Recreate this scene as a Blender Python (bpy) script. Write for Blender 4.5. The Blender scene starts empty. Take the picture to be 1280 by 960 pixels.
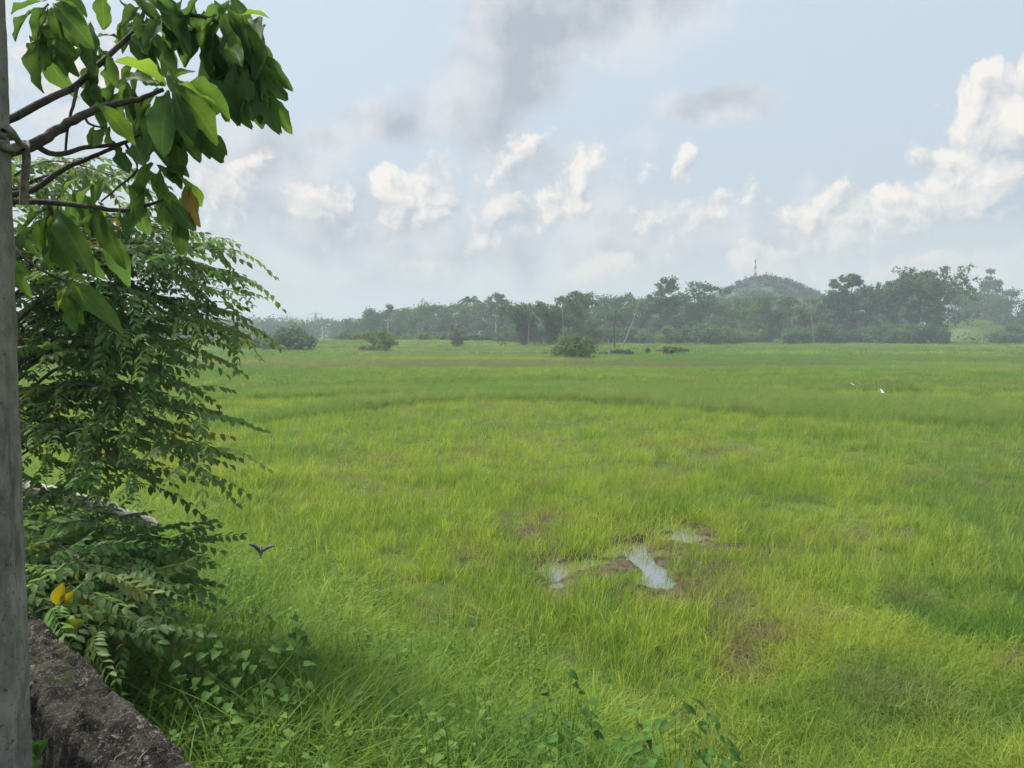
import bpy, math, random
import numpy as np
from mathutils import Vector, Matrix

R = math.radians
rng = np.random.default_rng(7)
random.seed(7)
scene = bpy.context.scene
col = scene.collection

# ------------------------------------------------------------------ camera
CAM = np.array([0.0, 0.0, 3.2])
PITCH = R(4.0)
FPX = 949.0                                   # focal length in photo pixels (1280 wide)
cam_data = bpy.data.cameras.new('camera')
cam_data.sensor_width = 36.0
cam_data.lens = FPX / 1280.0 * 36.0
cam_data.clip_start = 0.05
cam_data.clip_end = 6000.0
cam = bpy.data.objects.new('camera', cam_data)
cam.location = CAM
cam.rotation_euler = (R(90) - PITCH, 0, 0)
col.objects.link(cam)
scene.camera = cam

# ------------------------------------------------------------------ light
EXPO = 0.8
KX = 1.0 / 2 ** EXPO
SUN_AZ, SUN_EL = R(-55), R(57)                # azimuth from +Y towards +X
sun_data = bpy.data.lights.new('sun', 'SUN')
sun_data.energy = 4.3
sun_data.angle = R(24)
sun_data.color = (1.0, 0.95, 0.86)
sun = bpy.data.objects.new('sun', sun_data)
sun_dir = Vector((math.sin(SUN_AZ) * math.cos(SUN_EL), math.cos(SUN_AZ) * math.cos(SUN_EL), math.sin(SUN_EL)))
sun.rotation_euler = sun_dir.to_track_quat('Z', 'Y').to_euler()
sun.location = (-20, 10, 30)
col.objects.link(sun)

vs = scene.view_settings
vs.view_transform = 'Standard'
vs.look = 'None'
vs.exposure = EXPO
vs.gamma = 1.0
vs.use_curve_mapping = False
cy = scene.cycles
cy.use_adaptive_sampling = True
cy.adaptive_threshold = 0.02
cy.use_denoising = True
cy.denoiser = 'OPENIMAGEDENOISE'
cy.denoising_prefilter = 'NONE'
cy.max_bounces = 5
cy.diffuse_bounces = 3
cy.glossy_bounces = 2
cy.transmission_bounces = 3
cy.volume_bounces = 0
cy.transparent_max_bounces = 6
cy.sample_clamp_indirect = 6.0


# ------------------------------------------------------------------ pixel helpers (photo pixels, 1280 x 960)
def ray(px, py):
    u = (px - 640.0) / FPX
    v = (py - 480.0) / FPX
    c, s = math.cos(PITCH), math.sin(PITCH)
    return np.array([u, c - v * s, -(v * c + s)])


def at(px, py, Y):
    r = ray(px, py)
    return CAM + r * (Y / r[1])


def on_z(px, py, z=0.0):
    r = ray(px, py)
    return CAM + r * ((z - CAM[2]) / r[2])


# ------------------------------------------------------------------ node helper
class NT:
    def __init__(self, tree):
        self.t = tree
        self.n = tree.nodes
        self.l = tree.links

    def new(self, typ, **kw):
        nd = self.n.new(typ)
        for k, v in kw.items():
            setattr(nd, k, v)
        return nd

    def put(self, sock, v):
        if isinstance(v, bpy.types.NodeSocket):
            self.l.new(v, sock)
        elif v is not None:
            sock.default_value = v

    def math(self, op, a, b=None, c=None, clamp=False):
        nd = self.new('ShaderNodeMath', operation=op)
        nd.use_clamp = clamp
        for i, v in enumerate((a, b, c)):
            if v is not None:
                self.put(nd.inputs[i], v)
        return nd.outputs[0]

    def vec(self, op, a, b=None, scale=None):
        nd = self.new('ShaderNodeVectorMath', operation=op)
        self.put(nd.inputs[0], a)
        if b is not None:
            self.put(nd.inputs[1], b)
        if scale is not None:
            self.put(nd.inputs['Scale'], scale)
        return nd.outputs['Value'] if op in ('LENGTH', 'DOT_PRODUCT', 'DISTANCE') else nd.outputs['Vector']

    def sstep(self, v, lo, hi, a=0.0, b=1.0):
        nd = self.new('ShaderNodeMapRange', interpolation_type='SMOOTHSTEP')
        self.put(nd.inputs[0], v)
        for i, x in enumerate((lo, hi, a, b)):
            self.put(nd.inputs[1 + i], x)
        return nd.outputs[0]

    def noise(self, vecs, scale, detail=4, rough=0.55, dist=0.0, color=False, flat=False):
        nd = self.new('ShaderNodeTexNoise')
        nd.noise_dimensions = '2D' if flat else '3D'
        if vecs is not None:
            self.l.new(vecs, nd.inputs['Vector'])
        nd.inputs['Scale'].default_value = scale
        nd.inputs['Detail'].default_value = detail
        nd.inputs['Roughness'].default_value = rough
        nd.inputs['Distortion'].default_value = dist
        return nd.outputs['Color' if color else 'Fac']

    def voronoi(self, vecs, scale, detail=2.0, rough=0.5):
        nd = self.new('ShaderNodeTexVoronoi', feature='F1')
        nd.voronoi_dimensions = '2D'
        self.l.new(vecs, nd.inputs['Vector'])
        nd.inputs['Scale'].default_value = scale
        nd.inputs['Detail'].default_value = detail
        nd.inputs['Roughness'].default_value = rough
        return nd.outputs['Distance']

    def mix(self, fac, a, b, typ='MIX'):
        nd = self.new('ShaderNodeMix', data_type='RGBA', blend_type=typ)
        nd.clamp_factor = True
        self.put(nd.inputs[0], fac)
        self.put(nd.inputs[6], a if isinstance(a, bpy.types.NodeSocket) else (*a, 1.0)[:4])
        self.put(nd.inputs[7], b if isinstance(b, bpy.types.NodeSocket) else (*b, 1.0)[:4])
        return nd.outputs[2]

    def ramp(self, fac, stops):
        nd = self.new('ShaderNodeValToRGB')
        self.put(nd.inputs[0], fac)
        cr = nd.color_ramp
        while len(cr.elements) < len(stops):
            cr.elements.new(0.5)
        for e, (p, c) in zip(cr.elements, stops):
            e.position = p
            e.color = (*c, 1.0)
        return nd.outputs[0]


# ------------------------------------------------------------------ world: hazy daylight sky with cumulus
def px_azel(px, py):
    d = ray(px, py)
    return math.atan2(d[0], d[1]), math.atan2(d[2], math.hypot(d[0], d[1]))


def cloud_field(t, P, blobs):
    """Closeness to a set of cloud bodies laid out over (azimuth, elevation)."""
    field = None
    for (bx, by, rx, ry, w) in blobs:
        a, e = px_azel(bx, by)
        q = t.vec('MULTIPLY_ADD', P, (FPX / rx, FPX / ry, 0.0))
        q.node.inputs[2].default_value = (-a * FPX / rx, -e * FPX / ry, 0.0)
        v = t.math('MULTIPLY_ADD', t.vec('LENGTH', q), -w, w)
        field = v if field is None else t.math('MAXIMUM', field, v)
    return field


def build_world():
    w = bpy.data.worlds.new('World')
    scene.world = w
    w.use_nodes = True
    tr = w.node_tree
    tr.nodes.clear()
    t = NT(tr)
    tc = t.new('ShaderNodeTexCoord').outputs['Generated']
    sx = t.new('ShaderNodeSeparateXYZ')
    tr.links.new(tc, sx.inputs[0])
    x, y, z = sx.outputs
    az = t.math('ARCTAN2', x, y)
    el = t.math('ARCSINE', z)
    cb = t.new('ShaderNodeCombineXYZ')
    tr.links.new(az, cb.inputs[0])
    tr.links.new(el, cb.inputs[1])
    P = cb.outputs[0]

    cumulus = [
        (492, 238, 48, 44, 1.2), (535, 262, 92, 74, 1.4), (595, 300, 100, 56, 1.1),
        (600, 285, 170, 80, .75), (820, 285, 170, 60, .62), (420, 285, 120, 70, .7), (720, 235, 110, 60, .7), (545, 340, 60, 28, 1.0), (752, 335, 70, 32, 1.05), (728, 205, 52, 42, 1.0), (705, 252, 84, 50, 1.0), (765, 225, 56, 24, .7), (852, 207, 24, 38, .7),
        (880, 266, 76, 32, .7), (932, 247, 36, 20, .7), (650, 190, 54, 34, .6),
        (1265, 155, 84, 74, 1.6), (1250, 225, 124, 84, 1.6), (1170, 262, 100, 54, 1.1), (1165, 225, 36, 36, 1.0), (1085, 285, 150, 62, 1.1), (1040, 272, 76, 44, 1.0),
        (940, 318, 66, 42, .9), (1000, 250, 22, 13, .5), (1150, 325, 230, 50, .9),
        (400, 265, 80, 58, .9), (300, 255, 80, 76, .9), (90, 110, 190, 110, .8), (40, 330, 220, 120, .8), (840, 328, 36, 16, .6)]
    soft = [
        (790, 0, 150, 52, 1.0), (700, 40, 140, 64, 1.0), (640, 95, 110, 60, .9), (590, 145, 110, 50, .9), (490, 158, 80, 24, .7), (405, 178, 48, 24, .7),
        (905, 131, 74, 20, .8), (680, 205, 130, 46, .7), (720, 268, 150, 44, .7), (320, 240, 95, 85, .9), (430, 300, 180, 70, .8), (640, 325, 230, 44, .8), (900, 295, 200, 46, .7), (1160, 335, 240, 36, .7)]

    warp = t.vec('SUBTRACT', t.noise(P, 11.0, 4, 0.6, color=True, flat=True), (0.5, 0.5, 0.5))
    Pw = t.vec('ADD', P, t.vec('SCALE', warp, scale=0.045))
    # the same kind of cloud goes on outside the photograph's frame
    big = t.noise(t.vec('MULTIPLY', P, (1.0, 2.0, 1.0)), 1.7, 2, 0.5, flat=True)
    outside = t.sstep(t.vec('LENGTH', t.vec('MULTIPLY', t.vec('SUBTRACT', P, (0.0, 0.2, 0.0)), (1.0, 1.7, 0.0))), 0.55, 0.95)
    gen = t.math('MULTIPLY_ADD', outside, 4.0, t.math('MULTIPLY_ADD', big, 7.0, -7.85))
    gen = t.math('MINIMUM', gen, 1.0)
    fc = t.math('MAXIMUM', cloud_field(t, Pw, cumulus), gen)
    fc2 = t.math('MAXIMUM', cloud_field(t, t.vec('ADD', Pw, (-0.022, 0.026, 0.0)), cumulus), gen)
    fs = t.math('MAXIMUM', cloud_field(t, Pw, soft), t.math('SUBTRACT', gen, 0.2))

    def billow(vecs):
        v = t.voronoi(vecs, 16.0, 3.0, 0.6)
        f = t.noise(vecs, 24.0, 6, 0.62, flat=True)
        return t.math('ADD', t.math('MULTIPLY_ADD', v, -0.62, 0.34), t.math('MULTIPLY_ADD', f, 0.7, -0.35))
    n0 = billow(Pw)
    n1 = billow(t.vec('ADD', Pw, (-0.010, 0.012, 0.0)))
    n2 = t.noise(P, 6.5, 5, 0.58, flat=True)
    n3 = t.noise(t.vec('ADD', P, (-0.03, 0.03, 0.0)), 6.5, 5, 0.58, flat=True)

    sky = t.new('ShaderNodeTexSky', sky_type='NISHITA')
    sky.sun_disc = False
    sky.sun_elevation = SUN_EL
    sky.sun_rotation = SUN_AZ
    sky.air_density = 1.2
    sky.dust_density = 3.0
    sky.altitude = 0
    S = 10.0 * KX                             # colours below are as seen; Background runs at 0.1

    def C(r, g, b):
        return (r * S, g * S, b * S)
    zen = t.sstep(el, 0.02, 0.42)
    veil = t.mix(zen, C(.54, .615, .685), C(.63, .735, .845))
    base = t.mix(0.84, sky.outputs[0], veil)
    # thin, soft grey cloud
    ds = t.math('MULTIPLY_ADD', n2, 1.5, t.math('ADD', fs, -0.75))
    as_ = t.math('MULTIPLY', t.sstep(ds, -0.20, 0.50), 0.95)
    ls = t.math('MULTIPLY_ADD', t.math('SUBTRACT', n2, n3), 3.2, t.math('MULTIPLY_ADD', ds, -0.55, 0.78), clamp=True)
    cs = t.mix(ls, C(.45, .49, .56), C(.75, .765, .80))
    sky1 = t.mix(as_, base, cs)
    # cumulus: bright towards the sun, grey on the far side
    dc = t.math('ADD', fc, n0)
    low = t.sstep(el, 0.03, 0.15)
    ac = t.math('MULTIPLY', t.sstep(dc, 0.0, t.math('MULTIPLY_ADD', t.sstep(t.math('SUBTRACT', fc, fc2), 0.2, -0.3), 0.75, 0.34)), t.math('MULTIPLY_ADD', low, 0.34, 0.56))
    rim = t.math('MULTIPLY_ADD', t.math('SUBTRACT', fc, fc2), 0.75, 0.32)
    lit = t.math('MULTIPLY_ADD', t.math('SUBTRACT', n0, n1), 1.5, rim, clamp=True)
    shade = t.mix(low, C(.54, .58, .61), C(.49, .555, .635))
    sunlit = t.mix(low, C(.97, .86, .74), C(1.03, .95, .87))
    sky2 = t.mix(ac, sky1, t.mix(lit, shade, sunlit))
    # haze layer along the horizon
    hz = t.math('MULTIPLY', t.sstep(el, 0.15, -0.02), t.math('MULTIPLY_ADD', n2, 0.8, 0.22), clamp=True)
    out = t.mix(hz, sky2, C(.67, .675, .665))
    bg = t.new('ShaderNodeBackground')
    tr.links.new(out, bg.inputs[0])
    bg.inputs[1].default_value = 0.1
    o = t.new('ShaderNodeOutputWorld')
    tr.links.new(bg.outputs[0], o.inputs[0])
    w.cycles.sampling_method = 'MANUAL'
    w.cycles.sample_map_resolution = 256


build_world()


# ------------------------------------------------------------------ numpy helpers
def hash2(ix, iy, seed=0):
    n = (ix * 374761393 + iy * 668265263 + seed * 974634777) & 0xffffffff
    n = ((n ^ (n >> 13)) * 1274126177) & 0xffffffff
    return ((n ^ (n >> 16)) & 0xffff) / 65535.0


def vnoise(x, y, seed=0):
    ix = np.floor(x).astype(np.int64)
    iy = np.floor(y).astype(np.int64)
    fx, fy = x - ix, y - iy
    fx = fx * fx * (3 - 2 * fx)
    fy = fy * fy * (3 - 2 * fy)
    a = hash2(ix, iy, seed); b = hash2(ix + 1, iy, seed)
    c = hash2(ix, iy + 1, seed); d = hash2(ix + 1, iy + 1, seed)
    return (a * (1 - fx) + b * fx) * (1 - fy) + (c * (1 - fx) + d * fx) * fy


def fbm(x, y, oct=4, seed=0):
    x = np.asarray(x, float); y = np.asarray(y, float)
    s, a, tot = 0.0, 1.0, 0.0
    for o in range(oct):
        s = s + a * vnoise(x * 2 ** o + 17.3 * o, y * 2 ** o - 9.1 * o, seed + o)
        tot += a
        a *= 0.5
    return s / tot


def sstep(v, lo, hi):
    t = np.clip((v - lo) / (hi - lo), 0, 1)
    return t * t * (3 - 2 * t)


def mesh_np(name, V, F, mat=None, smooth=False, UV=None):
    """Mesh from (n,3) vertices and (m,k) faces."""
    V = np.asarray(V, np.float32)
    F = np.asarray(F, np.int32)
    me = bpy.data.meshes.new(name)
    m, k = F.shape
    me.vertices.add(len(V))
    me.vertices.foreach_set('co', V.ravel())
    me.loops.add(m * k)
    me.loops.foreach_set('vertex_index', F.ravel())
    me.polygons.add(m)
    me.polygons.foreach_set('loop_start', np.arange(0, m * k, k, dtype=np.int32))
    me.update(calc_edges=True)
    me.validate()
    if smooth:
        me.polygons.foreach_set('use_smooth', np.ones(m, bool))
    if mat:
        me.materials.append(mat)
    return me


def add(name, me, parent=None, loc=None, rotz=None, scale=None, **props):
    o = bpy.data.objects.new(name, me)
    col.objects.link(o)
    if parent is not None:
        o.parent = parent
    if loc is not None:
        o.location = loc
    if rotz is not None:
        o.rotation_euler = (0, 0, rotz)
    if scale is not None:
        o.scale = scale if hasattr(scale, '__len__') else (scale,) * 3
    for k, v in props.items():
        if v:
            o[k] = v
    return o


def thing(name, label, category, loc=(0, 0, 0), rotz=0.0, group=None, scale=None):
    return add(name, None, loc=loc, rotz=rotz, scale=scale, label=label, category=category, group=group)


def tube(pts, radii, sides=6):
    """Quad tube along points; returns V, F."""
    pts = np.asarray(pts, float)
    n = len(pts)
    radii = np.broadcast_to(np.asarray(radii, float), (n,))
    tang = np.gradient(pts, axis=0)
    tang /= np.linalg.norm(tang, axis=1)[:, None] + 1e-9
    up = np.array([0.0, 0.0, 1.0]) if abs(tang[0][2]) < 0.9 else np.array([1.0, 0.0, 0.0])
    a = np.cross(tang, up); a /= np.linalg.norm(a, axis=1)[:, None] + 1e-9
    b = np.cross(tang, a)
    ang = np.linspace(0, 2 * math.pi, sides, endpoint=False)
    V = (pts[:, None, :] + radii[:, None, None] * (np.cos(ang)[None, :, None] * a[:, None, :] + np.sin(ang)[None, :, None] * b[:, None, :])).reshape(-1, 3)
    F = []
    for i in range(n - 1):
        for j in range(sides):
            k = (j + 1) % sides
            F.append((i * sides + j, i * sides + k, (i + 1) * sides + k, (i + 1) * sides + j))
    # end caps
    V = np.vstack([V, pts[0], pts[-1]])
    c0, c1 = len(V) - 2, len(V) - 1
    for j in range(0, sides):
        k = (j + 1) % sides
        F.append((c0, k, j, j)) if False else None
    return V, np.array(F)


class Acc:
    """Collects quads."""
    def __init__(self):
        self.V, self.F, self.n = [], [], 0

    def add(self, V, F):
        V = np.asarray(V, float); F = np.asarray(F, int)
        self.V.append(V); self.F.append(F + self.n); self.n += len(V)

    def tube(self, pts, radii, sides=6):
        self.add(*tube(pts, radii, sides))

    def box(self, c, size, rot=None):
        s = np.array(size) / 2
        V = np.array([(x, y, z) for x in (-1, 1) for y in (-1, 1) for z in (-1, 1)]) * s
        if rot is not None:
            V = V @ np.array(rot).T
        self.add(V + np.array(c), [(0, 1, 3, 2), (4, 6, 7, 5), (0, 4, 5, 1), (2, 3, 7, 6), (0, 2, 6, 4), (1, 5, 7, 3)])

    def mesh(self, name, mat=None, smooth=False):
        return mesh_np(name, np.vstack(self.V), np.vstack(self.F), mat, smooth)


def spline(P, n):
    """Catmull-Rom through points."""
    P = np.asarray(P, float)
    Q = np.vstack([2 * P[0] - P[1], P, 2 * P[-1] - P[-2]])
    out = []
    m = len(P) - 1
    for u in np.linspace(0, m, n):
        i = min(int(u), m - 1)
        t = u - i
        a, b, c, d = Q[i:i + 4]
        out.append(0.5 * (2 * b + (c - a) * t + (2 * a - 5 * b + 4 * c - d) * t * t + (3 * b - a - 3 * c + d) * t ** 3))
    return np.array(out)


# ------------------------------------------------------------------ materials
def new_mat(name):
    m = bpy.data.materials.new(name)
    m.use_nodes = True
    m.node_tree.nodes.clear()
    t = NT(m.node_tree)
    out = t.new('ShaderNodeOutputMaterial')
    return m, t, out


def simple_mat(name, c1, c2, scale=8.0, rough=0.85, bump=0.0, bump_scale=None, metal=0.0, spec=0.3, detail=5):
    m, t, out = new_mat(name)
    pos = t.new('ShaderNodeTexCoord').outputs['Object']
    f = t.noise(pos, scale, detail, 0.6)
    c = t.mix(t.sstep(f, 0.32, 0.68), c1, c2)
    b = t.new('ShaderNodeBsdfPrincipled')
    m.node_tree.links.new(c, b.inputs['Base Color'])
    b.inputs['Roughness'].default_value = rough
    b.inputs['Metallic'].default_value = metal
    b.inputs['Specular IOR Level'].default_value = spec
    if bump:
        bp = t.new('ShaderNodeBump')
        bp.inputs['Strength'].default_value = bump
        bp.inputs['Distance'].default_value = 0.02
        m.node_tree.links.new(t.noise(pos, bump_scale or scale * 4, 6, 0.65), bp.inputs['Height'])
        m.node_tree.links.new(bp.outputs[0], b.inputs['Normal'])
    m.node_tree.links.new(b.outputs[0], out.inputs[0])
    return m


def leaf_shader(m, t, out, color, trans_color, rough=0.45, trans=0.4, spec=0.35):
    b = t.new('ShaderNodeBsdfPrincipled')
    t.put(b.inputs['Base Color'], color)
    b.inputs['Roughness'].default_value = rough
    b.inputs['Specular IOR Level'].default_value = spec
    tl = t.new('ShaderNodeBsdfTranslucent')
    t.put(tl.inputs['Color'], trans_color)
    mx = t.new('ShaderNodeMixShader')
    mx.inputs[0].default_value = trans
    m.node_tree.links.new(b.outputs[0], mx.inputs[1])
    m.node_tree.links.new(tl.outputs[0], mx.inputs[2])
    m.node_tree.links.new(mx.outputs[0], out.inputs[0])


def attr(t, name, typ='INSTANCER'):
    nd = t.new('ShaderNodeAttribute', attribute_type=typ, attribute_name=name)
    return nd.outputs['Fac']


def blade_mat():
    m, t, out = new_mat('grass_blade')
    tint = attr(t, 'tint')
    dry = attr(t, 'dry')
    cool = attr(t, 'cool')
    g = t.ramp(tint, [(0.0, (.038, .102, .018)), (0.35, (.086, .190, .030)), (0.7, (.190, .298, .042)), (1.0, (.325, .40, .060))])
    g = t.mix(cool, g, (.165, .265, .085))
    g = t.mix(dry, g, (.23, .18, .13))
    tr = t.mix(1.0, g, (1.25, 1.25, .8), 'MULTIPLY')
    leaf_shader(m, t, out, g, tr, rough=0.5, trans=0.45, spec=0.10)
    return m


def crown_mat(name, dark, light, warm=(.12, .13, .03), warm_amt=0.15, scale=0.35):
    m, t, out = new_mat(name)
    pos = t.new('ShaderNodeNewGeometry').outputs['Position']
    rnd = t.new('ShaderNodeObjectInfo').outputs['Random']
    f = t.noise(pos, scale, 4, 0.6)
    g = t.mix(t.sstep(f, 0.3, 0.7), dark, light)
    isl = t.new('ShaderNodeNewGeometry').outputs['Random Per Island']
    g = t.mix(t.math('MULTIPLY', isl, 0.6), g, light)
    g = t.mix(t.math('MULTIPLY', t.sstep(rnd, 0.5, 1.0), warm_amt), g, warm)
    tr = t.mix(1.0, g, (1.2, 1.2, .7), 'MULTIPLY')
    leaf_shader(m, t, out, g, tr, rough=0.65, trans=0.35, spec=0.08)
    return m


M = {}
M['blade'] = blade_mat()
M['crown_dark'] = crown_mat('crown_dark', (.030, .086, .040), (.075, .165, .066))
M['crown_mid'] = crown_mat('crown_mid', (.045, .108, .042), (.105, .195, .066))
M['crown_fresh'] = crown_mat('crown_fresh', (.06, .12, .025), (.15, .23, .05), scale=0.8)
M['crown_olive'] = crown_mat('crown_olive', (.045, .085, .028), (.105, .155, .048), warm=(.11, .11, .05), warm_amt=.35)
M['crown_dry'] = crown_mat('crown_dry', (.075, .075, .045), (.14, .125, .075), warm=(.15, .12, .07), warm_amt=.4)
M['bark'] = simple_mat('bark', (.10, .085, .065), (.22, .19, .15), 3.0, bump=.4)
M['bark_dark'] = simple_mat('bark_dark', (.035, .032, .026), (.10, .09, .07), 14.0, bump=.6)
M['pale_wood'] = simple_mat('pale_wood', (.17, .16, .12), (.34, .32, .25), 6.0, bump=.3)
M['pole'] = simple_mat('concrete_pole', (.26, .26, .24), (.42, .42, .39), 2.0)
M['steel'] = simple_mat('steel', (.30, .31, .32), (.42, .43, .44), 2.0, rough=.6)
M['mast_red'] = simple_mat('mast_red', (.42, .12, .09), (.50, .16, .12), 1.0, rough=.6)
M['mast_white'] = simple_mat('mast_white', (.70, .70, .69), (.80, .80, .79), 1.0, rough=.6)

# ------------------------------------------------------------------ terrain
WN = np.array([0.695, 0.719])                 # across the boundary wall, towards the field
WD = np.array([-0.719, 0.695])                # along the wall
WALL_IN, WALL_OUT, WALL_TOP = 0.76, 0.99, 1.80


def bank_s(x, y):
    return WN[0] * x + WN[1] * y


PUD = [on_z(q, r - 6) for q, r in ((708, 716), (735, 704), (768, 690), (808, 710), (845, 664), (862, 676), (800, 682), (930, 650))]
PUDR = [(0.42, 0.56), (0.34, .26), (.42, .27), (.20, .74), (.44, .36), (.42, .26), (.50, .22), (.30, .20)]


def puddle_f(x, y):
    """> 0 inside the boggy hollow."""
    wx = x + 0.9 * (fbm(x * 1.5, y * 1.5, 3, 40) - 0.5)
    wy = y + 1.1 * (fbm(x * 1.5 + 9, y * 1.5, 3, 44) - 0.5)
    f = np.full(np.shape(x), -9.0)
    for p, (rx, ry) in zip(PUD, PUDR):
        f = np.maximum(f, 1 - np.hypot((wx - p[0]) / rx, (wy - p[1]) / ry))
    return f


def gz(x, y):
    x = np.asarray(x, float); y = np.asarray(y, float)
    s = bank_s(x, y)
    bank = 1.05 * (1 - sstep(s, 1.0, 5.4))
    n = (fbm(x * .55, y * .55, 4, 3) - .5) * .16 * sstep(s, 0, 5) + (fbm(x * .06, y * .06, 3, 5) - .5) * .25 * sstep(y, 10, 40)
    z = bank + n
    near = np.exp(-(((x - 1.6) / 4.0) ** 2 + ((y - 11) / 3.4) ** 2))
    z = z * (1 - near)
    pf = puddle_f(x, y)
    z = z - 0.075 * sstep(pf, -.25, .25) + (0.12 * (fbm(x * 3.6, y * 3.6, 4, 8) - .45) + .07 * (fbm(x * 9, y * 9, 3, 9) - .5)) * near
    # road verge on the far side and a grassy rise beyond the trees
    z = z + 0.9 * np.exp(-((y - 165 - 0.25 * x) / 10.0) ** 2) * (x < 10) * sstep(-x, -10, 15)
    z = z + 6.4 * np.exp(-(((x - 141) / 15) ** 2 + ((y - 234) / 16) ** 2))
    return z


def axis_nodes(lo, hi, a, b, fine, grow):
    v = list(np.arange(a, b, fine))
    step, p = fine, a
    left = []
    while p > lo:
        step *= grow
        p -= step
        left.append(max(p, lo))
    step, p = fine, v[-1]
    right = []
    while p < hi:
        step *= grow
        p += step
        right.append(min(p, hi))
    return np.array(left[::-1] + v + right)


xs = axis_nodes(-1500, 1500, 0.0, 4.6, 0.04, 1.09)
ys = axis_nodes(-40, 1600, 9.0, 13.6, 0.05, 1.08)
GX, GY = np.meshgrid(xs, ys)
GZ = gz(GX, GY)
nx, ny = len(xs), len(ys)
idx = np.arange(nx * ny).reshape(ny, nx)
GF = np.stack([idx[:-1, :-1].ravel(), idx[:-1, 1:].ravel(), idx[1:, 1:].ravel(), idx[1:, :-1].ravel()], 1)

m, t, out = new_mat('field_soil')
pos = t.new('ShaderNodeNewGeometry').outputs['Position']
sep = t.new('ShaderNodeSeparateXYZ'); m.node_tree.links.new(pos, sep.inputs[0])
mud = t.mix(t.sstep(t.noise(pos, 5.0, 6, .65), .35, .65), (.045, .034, .022), (.120, .092, .064))
moss = t.mix(t.sstep(t.noise(pos, 0.35, 5, .6), .35, .65), (.055, .095, .018), (.105, .155, .030))
# open mud only where the paddy holds water
pmask = t.vec('LENGTH', t.vec('MULTIPLY', t.vec('SUBTRACT', pos, (1.6, 11.0, 0)), (1 / 3.0, 1 / 2.6, 0)))
mm = t.math('MULTIPLY', t.sstep(pmask, 1.1, .7), t.sstep(t.noise(pos, 1.3, 4, .6), .30, .5))
gcol = t.mix(mm, t.mix(t.sstep(t.noise(pos, 1.6, 5, .6), .52, .68), moss, mud), mud)
b = t.new('ShaderNodeBsdfPrincipled')
m.node_tree.links.new(gcol, b.inputs['Base Color'])
b.inputs['Roughness'].default_value = .9
b.inputs['Specular IOR Level'].default_value = .08
bp = t.new('ShaderNodeBump'); bp.inputs['Distance'].default_value = .05; bp.inputs['Strength'].default_value = .6
m.node_tree.links.new(t.noise(pos, 14, 6, .7), bp.inputs['Height']); m.node_tree.links.new(bp.outputs[0], b.inputs['Normal'])
m.node_tree.links.new(b.outputs[0], out.inputs[0])
ground = add('ground', mesh_np('ground', np.stack([GX, GY, GZ], -1).reshape(-1, 3), GF, m, True), kind='structure')

# standing water in the hollow
m, t, out = new_mat('puddle_water')
b = t.new('ShaderNodeBsdfPrincipled')
b.inputs['Base Color'].default_value = (.05, .045, .03, 1)
b.inputs['Roughness'].default_value = .06
b.inputs['IOR'].default_value = 1.45
b.inputs['Specular IOR Level'].default_value = 1.0
bp = t.new('ShaderNodeBump'); bp.inputs['Distance'].default_value = .003; bp.inputs['Strength'].default_value = .35
pos = t.new('ShaderNodeNewGeometry').outputs['Position']
m.node_tree.links.new(t.noise(pos, 9, 3, .5), bp.inputs['Height']); m.node_tree.links.new(bp.outputs[0], b.inputs['Normal'])
gls = t.new('ShaderNodeBsdfGlossy'); gls.inputs['Roughness'].default_value = .05; m.node_tree.links.new(bp.outputs[0], gls.inputs['Normal'])
mxs = t.new('ShaderNodeMixShader'); mxs.inputs[0].default_value = .55  # extra mirror reflection, beyond real water, added to brighten the surface
m.node_tree.links.new(b.outputs[0], mxs.inputs[1]); m.node_tree.links.new(gls.outputs[0], mxs.inputs[2])
m.node_tree.links.new(mxs.outputs[0], out.inputs[0])
wx, wy = np.meshgrid(np.linspace(-0.4, 4.6, 60), np.linspace(8.8, 13.4, 60))
keep = puddle_f(wx, wy) > -0.35
wi = np.arange(3600).reshape(60, 60)
WF = np.stack([wi[:-1, :-1], wi[:-1, 1:], wi[1:, 1:], wi[1:, :-1]], -1)
WF = WF[keep[:-1, :-1] | keep[1:, 1:]]
add('puddle', mesh_np('puddle', np.stack([wx, wy, np.full_like(wx, -0.036)], -1).reshape(-1, 3), WF.reshape(-1, 4), m), kind='structure')

# viewer's side of the wall
terr = simple_mat('terrace_soil', (.020, .017, .013), (.06, .05, .035), 7.0, bump=.8)
A = Acc()
u = np.linspace(-9, 14, 116); v = np.linspace(-7.0, WALL_IN + .06, 40)
U, Vv = np.meshgrid(u, v)
TX = U * WD[0] + Vv * WN[0]; TY = U * WD[1] + Vv * WN[1]
TZ = 1.5 + (fbm(TX * 2, TY * 2, 4, 21) - .5) * .06
ti = np.arange(U.size).reshape(U.shape)
A.add(np.stack([TX, TY, TZ], -1).reshape(-1, 3), np.stack([ti[:-1, :-1].ravel(), ti[:-1, 1:].ravel(), ti[1:, 1:].ravel(), ti[1:, :-1].ravel()], 1))
add('terrace', A.mesh('terrace', terr, True), kind='structure')

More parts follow.
